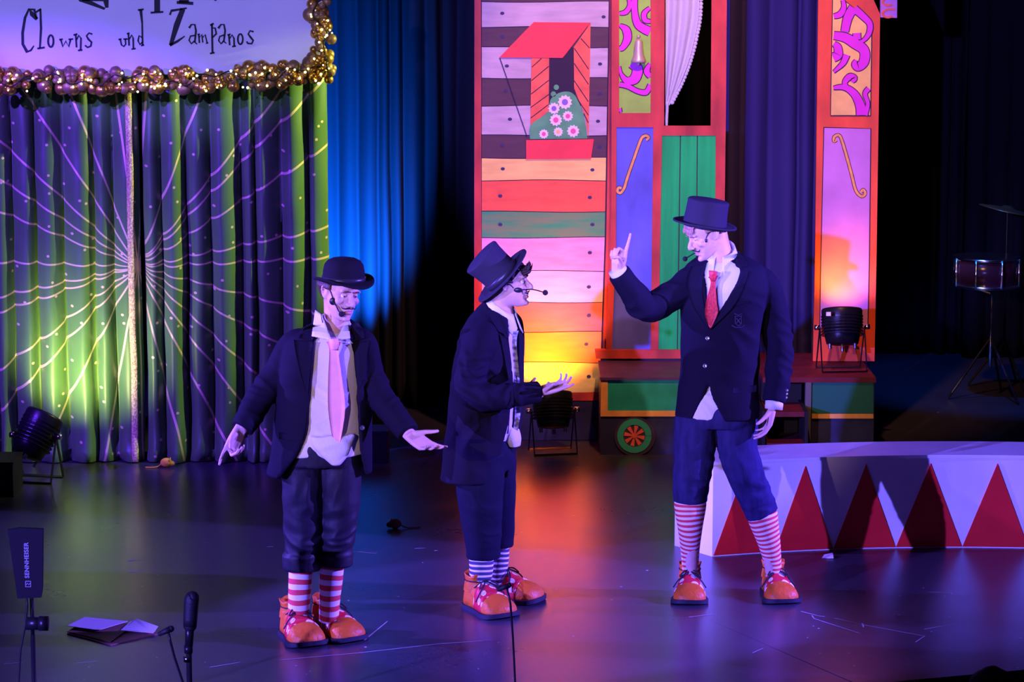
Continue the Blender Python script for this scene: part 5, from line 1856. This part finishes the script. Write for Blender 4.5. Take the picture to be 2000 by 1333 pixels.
# ------------------------------------------------------------------ middle performer with tilted top hat
def performer_tophat():
    Yb = F(955, 1183).y
    def P(x, y, d=0.0): return W(x, y, Yb + d)
    root = thing('person', 'performer in profile with a tilted top hat, gesturing hand and white striped socks', 'person', (P(955, 1183).x, Yb, 0))
    skin = skin_mat('skin_rosy', (.58, .36, .29))
    phi = R(62)
    M = head_matrix(P(991, 551, 0), 84, -4, 0); s = 1.0
    u = Vector((-.72, -.10, .66)).normalized()
    Mh = Matrix.Translation(P(986, 543, 0)) @ u.to_track_quat('Z', 'Y').to_matrix().to_4x4()
    hm = (Mh, .081, .14)
    rings = [(P(980, 603, .02), .078, .078, -40, 30, .048), (P(973, 617, .02), .132, .098, -24, 16, .030), (P(964, 638, .02), .178, .118, -16, 9, .012), (P(958, 680), .192, .138, -14, 6), (P(952, 750), .190, .154, -13, 5), (P(948, 810), .195, .158, -13, 5),
             (P(940, 870), .20, .152, -16, 6), (P(930, 932), .205, .142, -26, 10)]
    arm = [P(962, 648, -.05), P(945, 662, -.125), P(922, 715, -.18), P(922, 765, -.22), P(965, 776, -.25), P(1010, 771, -.22), P(1052, 766, -.18)]
    arm2 = [P(972, 648, .06), P(980, 662, .13), P(985, 720, .17), P(990, 770, .17), P(1010, 775, .06)]
    b = MB()
    head_blob(b, M, s, P(978, 622, .02), .056)
    torso_loft(b, rings[2:-1], phi, .05)
    b.tube(arm, [.05, .05, .046, .042, .038, .034, .03], n=16, steps=4); b.tube(arm2, [.05, .05, .045, .04, .032], n=16, steps=4)
    w1 = P(1056, 764, -.18)
    b.tube([arm[-1], w1], [.032, .029], n=14)
    hand_blob(b, w1, P(1084, 757, -.2) - w1, Vector((.1, -.5, .85)), True, [(4, 6, 4), (16, 18, 12), (24, 24, 16), (32, 28, 18)], 0.5, (.75, .45, .6), 5, .95)
    w2 = arm2[-1]
    hand_blob(b, w2, Vector((.8, -.2, .1)), Vector((0, -.3, 1)), False, [(20, 20, 15)] * 4, 4, (.6, .6, .4), 15, .95)
    for pts in ([P(940, 890, -.05), P(942, 1000, -.05), P(940, 1090, -.05), P(939, 1175, -.05)], [P(965, 890, .1), P(972, 990, .12), P(974, 1070, .12), P(975, 1155, .12)]):
        b.tube(pts, [.075, .055, .040, .032], n=16, steps=4)
    foot_blob(b, F(938, 1190), 34); foot_blob(b, F(975, 1167), 62)
    body, bv = finish_body(root, b, M, s, skin, hatm=hm)
    face_parts(root, M, s, skin, mat('brow_dark', (.03, .02, .016), .7), .002)
    hair = mat('hair_dark', (.035, .020, .016), .5, bump=.6, bscale=160, stretch=(1, 1, .2))
    hair_cap(root, M, s, lambda x, y, z: z > .050 or (y > .030 and z > -.055) or (y > -.030 and abs(x) > .05 and z > .004), hair, 6, hatm=hm)
    q = MB(); rn = random.Random(5)
    for k in range(64):
        x = rn.uniform(-.055, .055); z = rn.uniform(.034, .056); y = -.076 + (z - .04) * .6
        L = rn.uniform(.030, .052); a = rn.uniform(-.5, .5)
        p0 = Vector((x, y, z)); p1 = p0 + Vector((a * .012, -L * .62, L * .22)); p2 = p1 + Vector((a * .014, -L * .22, L * rn.uniform(.15, .6)))
        q.tube([M @ p0, M @ p1, M @ p2], [.0072, .0055, .0008], n=6, steps=2)
    q.build('fringe', hair, root, True)['label'] = 'spiky dark fringe sticking out under the brim'
    sm = MB(); torso_loft(sm, [(r_[0], r_[1], r_[2], 0, 0, r_[5] if len(r_) > 5 else 0) for r_ in rings[:7]], phi, .022)
    torso_loft(sm, [(P(998, 835, -.02), .05, .03, 0, 0), (P(1004, 858, -.03), .05, .026, 0, 0), (P(1006, 874, -.03), .036, .014, 0, 0)], phi, 0)
    sme = remesh(sm, .0065, 4); wrinkle(sme, [], .005, 10, 3)
    link('shirt', sme, shirt_white, root, True, True)
    jm = c_shell(rings, phi)
    jm.tube(arm, [.055, .070, .072, .068, .061, .055, .051], n=24, steps=6); jm.tube(arm2, [.05, .066, .066, .06, .052], n=24, steps=6)
    jme = remesh(jm, .0065, 5)
    wrinkle(jme, [(arm[3], (.7, 0, .7), .14, .05, .012), (P(915, 720, -.25), (.5, 0, 1), .10, .045, .007), (P(990, 775, -.28), (1, 0, .3), .10, .05, .007), (P(900, 660, -.1), (.8, 0, -.6), .10, .06, .005), (P(930, 860, -.15), (1, 0, .1), .16, .10, .006)], .005, 8, 9)
    bj = bvh_of(jme, sme)
    link('jacket', jme, wool_mid, root, True, True)
    Yf = Yb - .12
    patch('lapel', [(993, 662), (998, 700), (1002, 742), (1003, 790)], [(976, 652), (984, 690), (992, 735), (1001, 792)], bj, .014, Yf, wool_mid, root)
    patch('jacket_collar', [(972, 612), (983, 634), (992, 656)], [(952, 606), (962, 628), (974, 648)], bj, .014, Yf, wool_mid, root)
    button(root, bj, 1004, 834, .010, button_m, Yf)
    shirt_collar(root, P(981, 606, .015), phi, .064, .082, -.012, .046, shirt_white, 30, .055, .048)
    tie = mat('tie_lavender_stripe', (.05, .04, .10), .5, var=.5, vscale=26, stretch=(1, 1, 2.5), col2=(.5, .5, .58))
    patch('tie', [(1002, 648), (1000, 675), (1004, 730), (1006, 800), (1003, 838)], [(1013, 646), (1009, 672), (1014, 730), (1017, 800), (1011, 842)], bvh_of(sme), .012, Yf + .05, tie, root, nu=3, th=.008)
    navy_tr = mat('trousers_navy_cord', (.006, .006, .018), .8, spec=.1, bump=.2, bscale=120)
    legs = [([P(938, 885, -.06), P(938, 970, -.06), P(942, 1040, -.05), P(944, 1086, -.05)], [.118, .108, .090, .078]), ([P(962, 885, .08), P(968, 970, .10), P(972, 1030, .12), P(974, 1064, .12)], [.112, .095, .08, .068])]
    trousers(root, [(P(945, 845), .16, .12), (P(944, 885), .17, .135), (P(944, 915), .16, .13)], phi, legs, navy_tr, [([P(944, 1076, -.05), P(944, 1090, -.05)], .081, .079), ([P(974, 1056, .12), P(974, 1068, .12)], .07, .069)],
             [(P(930, 960, -.12), (1, 0, .6), .14, .08, .006), (P(950, 1040, -.12), (.8, 0, .8), .12, .06, .005)], .006, seed=7)
    st_ = stripe_material('sock_white_navy', (.05, .045, .11), (.80, .80, .84), .0245, .4)
    sock(root, [P(940, 1080, -.05), P(940, 1110, -.05), P(938, 1140, -.05), P(938, 1170, -.05)], [.058, .056, .050, .044], st_)
    sock(root, [P(975, 1056, .12), P(974, 1090, .12), P(972, 1120, .12), P(972, 1150, .12)], [.050, .048, .045, .042], st_)
    shoe(root, F(938, 1190), 34, 1.02); shoe(root, F(975, 1167), 62, 1.02)
    # top hat tipped back
    prof = [(.090, -.01), (.089, .02), (.0885, .06), (.092, .11), (.097, .142), (.097, .149), (.093, .152), (.001, .152)]
    hat(root, 'top_hat', Mh, prof, (.160, .160, .010), felt_grey, ribbon_m, (.006, .038, .0895, .0885), (.012, .012))
    headset(root, bv, (1012, 567), [(1026, 566), (1042, 566)], (1065, 572), Yb - .08, (.020, .012), .013, [(1003, 563), (995, 556), (986, 556)], dfoam=.05)
    return root


# ------------------------------------------------------------------ tall performer pointing up
def performer_pointing():
    Yb = F(1425, 1164).y
    def P(x, y, d=0.0): return W(x, y, Yb + d)
    root = thing('person', 'tall performer in navy blazer and red tie pointing one finger up', 'person', (P(1425, 1164).x, Yb, 0))
    skin = skin_mat('skin_pale', (.62, .40, .33))
    phi = R(-12)
    M = head_matrix(P(1382, 453, 0), -72, 24, 0); s = 1.02
    up = Vector((.15, -.03, .985)).normalized()
    Mh = Matrix.Translation(P(1376, 441, 0)) @ up.to_track_quat('Z', 'Y').to_matrix().to_4x4()
    hm = (Mh, .092, .112)
    rings = [(P(1408, 496, .02), .080, .077, -30, 34, .030), (P(1411, 508, .02), .136, .094, -28, 30, .016), (P(1414, 524, .02), .186, .112, -24, 26, .006), (P(1415, 560, 0), .205, .128, -18, 14), (P(1411, 605), .196, .132, -12, 0), (P(1408, 645), .188, .132, -5, -8), (P(1405, 720), .184, .126, -5, -8),
             (P(1403, 765), .190, .132, -14, -2), (P(1402, 814), .202, .140, -30, 12)]
    armA = [P(1388, 545, .02), P(1352, 548, .02), P(1314, 578, -.03), P(1262, 602, -.1), P(1236, 572, -.15), P(1208, 533, -.19)]
    armB = [P(1446, 548, .02), P(1486, 552, .02), P(1510, 612, .03), P(1523, 680, .0), P(1521, 740, -.05), P(1512, 786, -.08)]
    b = MB()
    head_blob(b, M, s, P(1409, 512, .02), .058)
    torso_loft(b, rings[2:-1], phi, .05)
    for pts in (armA, armB):
        b.tube(pts, [.05, .05, .046, .042, .036, .030], n=16, steps=4)
    wA, wB = P(1206, 528, -.195), P(1510, 792, -.085)
    b.tube([armA[-2], wA], [.036, .030], n=14); b.tube([armB[-2], wB], [.036, .030], n=14)
    hand_blob(b, wA, P(1211, 493, -.20) - wA, Vector((-.45, -.85, .0)), True, [(-4, 6, 6), (72, 78, 50), (74, 80, 50), (76, 80, 50)], 5, (.72, .25, .75), 34, 1.0)
    hand_blob(b, wB, P(1503, 826, -.10) - wB, Vector((-.95, -.1, 0)), False, [(20, 22, 14), (22, 24, 16), (24, 26, 16), (26, 28, 18)], 0, (.9, .32, .5), 18, 1.02)
    for pts in ([P(1358, 830), P(1353, 940, -.02), P(1350, 1040, -.02), P(1349, 1145)], [P(1437, 830), P(1455, 930, -.03), P(1495, 1040, -.02), P(1511, 1140)]):
        b.tube(pts, [.075, .055, .040, .030], n=16, steps=4)
    foot_blob(b, F(1347, 1163), -4, .92); foot_blob(b, F(1512, 1161), 8, .95)
    body, bv = finish_body(root, b, M, s, skin, hatm=hm)
    face_parts(root, M, s, skin, mat('brow_fair', (.25, .14, .08), .7), .0, True, -.4)
    hair = mat('hair_sandy', (.36, .20, .12), .55, bump=.6, bscale=170, stretch=(1, 1, .2))
    hair_cap(root, M, s, lambda x, y, z: z > .050 or (y > .05 and z > .0 ) or (y > -.035 and abs(x) > .05 and z > .012), hair, 9, 1.03, hatm=hm)
    q = MB(); rn = random.Random(8)
    for k in range(110):
        x = rn.uniform(-.060, .060); z = rn.uniform(.040, .075); y = -.078 + (z - .05) * .7
        L = rn.uniform(.014, .024)
        p0 = Vector((x, y, z)); p1 = p0 + Vector((0, -L * .45, -L * .15)); p2 = p1 + Vector((rn.uniform(-.006, .006), -L * .12, -L * .5))
        q.tube([M @ p0, M @ p1, M @ p2], [.0045, .0034, .0006], n=6, steps=2)
    q.build('fringe', hair, root, True)
    sm = MB(); torso_loft(sm, [(r_[0], r_[1], r_[2], 0, 0, r_[5] if len(r_) > 5 else 0) for r_ in rings], phi, .022)
    torso_loft(sm, [(P(1378, 770, -.080), .075, .03, 0, 0), (P(1379, 820, -.088), .070, .028, 0, 0)], phi, 0)
    sme = remesh(sm, .0065, 4); wrinkle(sme, [(P(1375, 790, -.12), (1, 0, 0), .1, .045, .004)], .003, 10, 3)
    link('shirt', sme, shirt_white, root, True, True)
    cu = MB()
    cu.tube([P(1215, 543, -.182), P(1205, 526, -.195)], [.044, .043], n=20); 
    cu.build('shirt_cuff', shirt_white, root, True)
    MB().tube([P(1513, 782, -.08), P(1511, 800, -.088)], [.043, .042], n=20).build('shirt_cuff', shirt_white, root, True)
    jm = c_shell(rings, phi)
    jm.tube(armA, [.05, .072, .070, .066, .060, .053], n=24, steps=6); jm.tube(armB, [.05, .074, .072, .067, .060, .054], n=24, steps=6)
    jme = remesh(jm, .0065, 5)
    wrinkle(jme, [(armA[3], armA[4] - armA[2], .13, .05, .010), (P(1320, 560, -.08), (.7, 0, -.7), .12, .06, .006), (armB[3], (.3, 0, 1), .14, .055, .008), (armB[4], (.5, 0, 1), .12, .045, .007),
                  (P(1440, 680, -.13), (.6, 0, 1), .12, .07, .007), (P(1390, 760, -.13), (.5, 0, 1), .12, .08, .004), (P(1470, 590, -.1), (1, 0, .5), .1, .06, .004)], .005, 8, 13)
    bj = bvh_of(jme, sme)
    link('jacket', jme, wool_navy, root, True, True)
    Yf = Yb - .13
    patch('lapel', [(1379, 514), (1372, 550), (1374, 590), (1384, 640)], [(1350, 520), (1340, 552), (1354, 600), (1383, 643)], bj, .012, Yf, wool_navy, root)
    patch('lapel', [(1434, 528), (1424, 560), (1408, 600), (1386, 640)], [(1462, 530), (1452, 562), (1430, 602), (1386, 645)], bj, .015, Yf, wool_navy, root)
    patch('jacket_collar', [(1436, 496), (1437, 510), (1435, 525)], [(1449, 494), (1458, 508), (1460, 521)], bj, .015, Yf, wool_navy, root)
    patch('breast_pocket', [(1428, 592), (1428, 597)], [(1464, 588), (1463, 593)], bj, .006, Yf, wool_navy, root, th=.003)
    # embroidered crest
    cm = mat('crest_thread', (.03, .028, .05), .5)
    q = MB()
    for pts in ([(1436, 618), (1436, 632), (1442, 637), (1448, 632), (1448, 618), (1436, 618)], [(1434, 613), (1442, 616), (1450, 612)], [(1429, 636), (1436, 640), (1448, 640), (1455, 635)], [(1438, 622), (1446, 632)], [(1446, 622), (1438, 632)]):
        q.tube([paste(bj, x, y, .002, Yf) for x, y in pts], .0022, n=5)
    q.build('crest', cm, root)['label'] = 'dark embroidered shield crest'
    patch('pocket_flap', [(1432, 757), (1432, 768)], [(1478, 752), (1477, 766)], bj, .004, Yf, wool_navy, root)
    button(root, bj, 1382, 661, .010, silver_button, Yf); button(root, bj, 1377, 715, .010, silver_button, Yf)
    for k in range(3):
        button(root, bj, 1537 - k * .8, 763 + k * 7, .0065, silver_button, Yb - .08)
    shirt_collar(root, P(1408, 499, .015), phi, .066, .083, -.012, .046, shirt_white, 32, .056, .034, 14)
    tie = mat('tie_red_weave', (.55, .03, .035), .5, var=.3, vscale=90)
    patch('tie', [(1383, 541), (1388, 553), (1379, 590), (1377, 615), (1386, 641)], [(1404, 538), (1398, 552), (1400, 590), (1402, 612), (1389, 641)], bvh_of(sme), .012, Yf, tie, root, th=.008)
    kb = paste(bvh_of(sme), 1393, 538, .018, Yf)
    MB().tube([kb + Vector((0, 0, .020)), kb + Vector((-.002, -.003, 0)), kb + Vector((-.003, 0, -.026))], [(.021, .014), (.017, .014), (.010, .010)], n=12, steps=3, ref=(1, 0, 0)).build('tie_knot', tie, root, True)
    # jeans
    denim = mat('denim_indigo', (.020, .018, .066), .85, spec=.1, var=.25, vscale=10, stretch=(3, 3, .8), bump=.25, bscale=220)
    legs = [([P(1360, 815, .0), P(1355, 890, -.02), P(1350, 945, -.02), P(1348, 972, -.02)], [.104, .096, .088, .080]), ([P(1436, 815, .0), P(1444, 890, -.03), P(1468, 955, -.03), P(1484, 990, -.02)], [.105, .092, .084, .078])]
    cuffs = [([P(1348, 962, -.02), P(1348, 980, -.02)], .083, .080), ([P(1479, 982, -.02), P(1489, 1006, -.02)], .080, .076)]
    trousers(root, [(P(1402, 780), .155, .11), (P(1400, 815), .180, .125), (P(1399, 832), .165, .115)], phi, legs, denim, cuffs,
             [(P(1350, 955, -.08), (.3, 0, 1), .10, .04, .007), (P(1478, 970, -.08), (.4, 0, 1), .11, .045, .009), (P(1445, 890, -.1), (1, 0, .25), .12, .06, .006), (P(1385, 900, -.05), (.6, 0, .8), .08, .05, .007)], .005, seed=11)
    st_ = stripe_material('sock_red_white_fine', (.62, .05, .06), (.76, .72, .76), .0235, .5)
    sock(root, [P(1349, 968, -.02), P(1348, 990, -.02), P(1348, 1035, -.02), P(1348, 1085), P(1349, 1140)], [.072, .076, .058, .043, .036], st_)
    sock(root, [P(1486, 995, -.02), P(1490, 1012, -.02), P(1502, 1060, -.01), P(1509, 1100), P(1512, 1138)], [.070, .072, .054, .042, .036], st_)
    shoe(root, F(1347, 1163), -4, .92); shoe(root, F(1512, 1161), 8, .95)
    prof = [(.103, -.008), (.102, .02), (.099, .06), (.097, .10), (.098, .116), (.096, .121), (.088, .124), (.001, .124)]
    hat(root, 'slate_hat', Mh, prof, (.168, .150, .011), felt_grey, ribbon_m, None, (.010, .004))
    headset(root, bv, (1379, 470), [(1366, 482), (1348, 497)], (1338, 506), Yb - .08, (.006, .010), .012, [(1379, 465), (1384, 456), (1392, 452), (1402, 452), (1408, 456)], far=(1364, 490, Yb + .03))
    return root


performer_bowler()
performer_tophat()
performer_pointing()

# front-row heads cut by the lower edge
def spectator(label, px, py, r, group):
    Y = 9.9
    c = W(px, py, Y)
    t = thing('person', label, 'person', (c.x, Y, HALL), group)
    mb = MB()
    mb.ell(c - Vector((0, 0, r * 1.15)), (r * .82, r, r * 1.15), n=18)
    mb.tube([c - Vector((0, 0, r * 1.7)), c - Vector((0, 0, r * 3))], [.055, .06], n=14)
    mb.tube([c + Vector((-.2, 0, -r * 3.9)), c + Vector((-.1, 0, -r * 3.1)), c + Vector((.1, 0, -r * 3.1)), c + Vector((.2, 0, -r * 3.9))], .07, n=14, steps=3, round_caps=True)
    zb_ = c.z - r * 3.3
    mb.tube([(c.x, Y, zb_), (c.x, Y, HALL + .02)], [.16, .17], n=18)
    me = remesh(mb, .012, 3)
    link('body', me, mat('spectator_clothes', (.02, .02, .025), .8), t, True, True)
    h = MB().ell(c - Vector((0, 0, r * .98)), (r * .90, r * 1.06, r * 1.02), n=22)
    hm = remesh(h, .008, 2); wrinkle(hm, [], .012, 22, 4)
    link('hair', hm, hair_dark, t, True, True)


spectator('dark-haired spectator whose head just shows at the bottom right corner', 1942, 1305, .105, None)
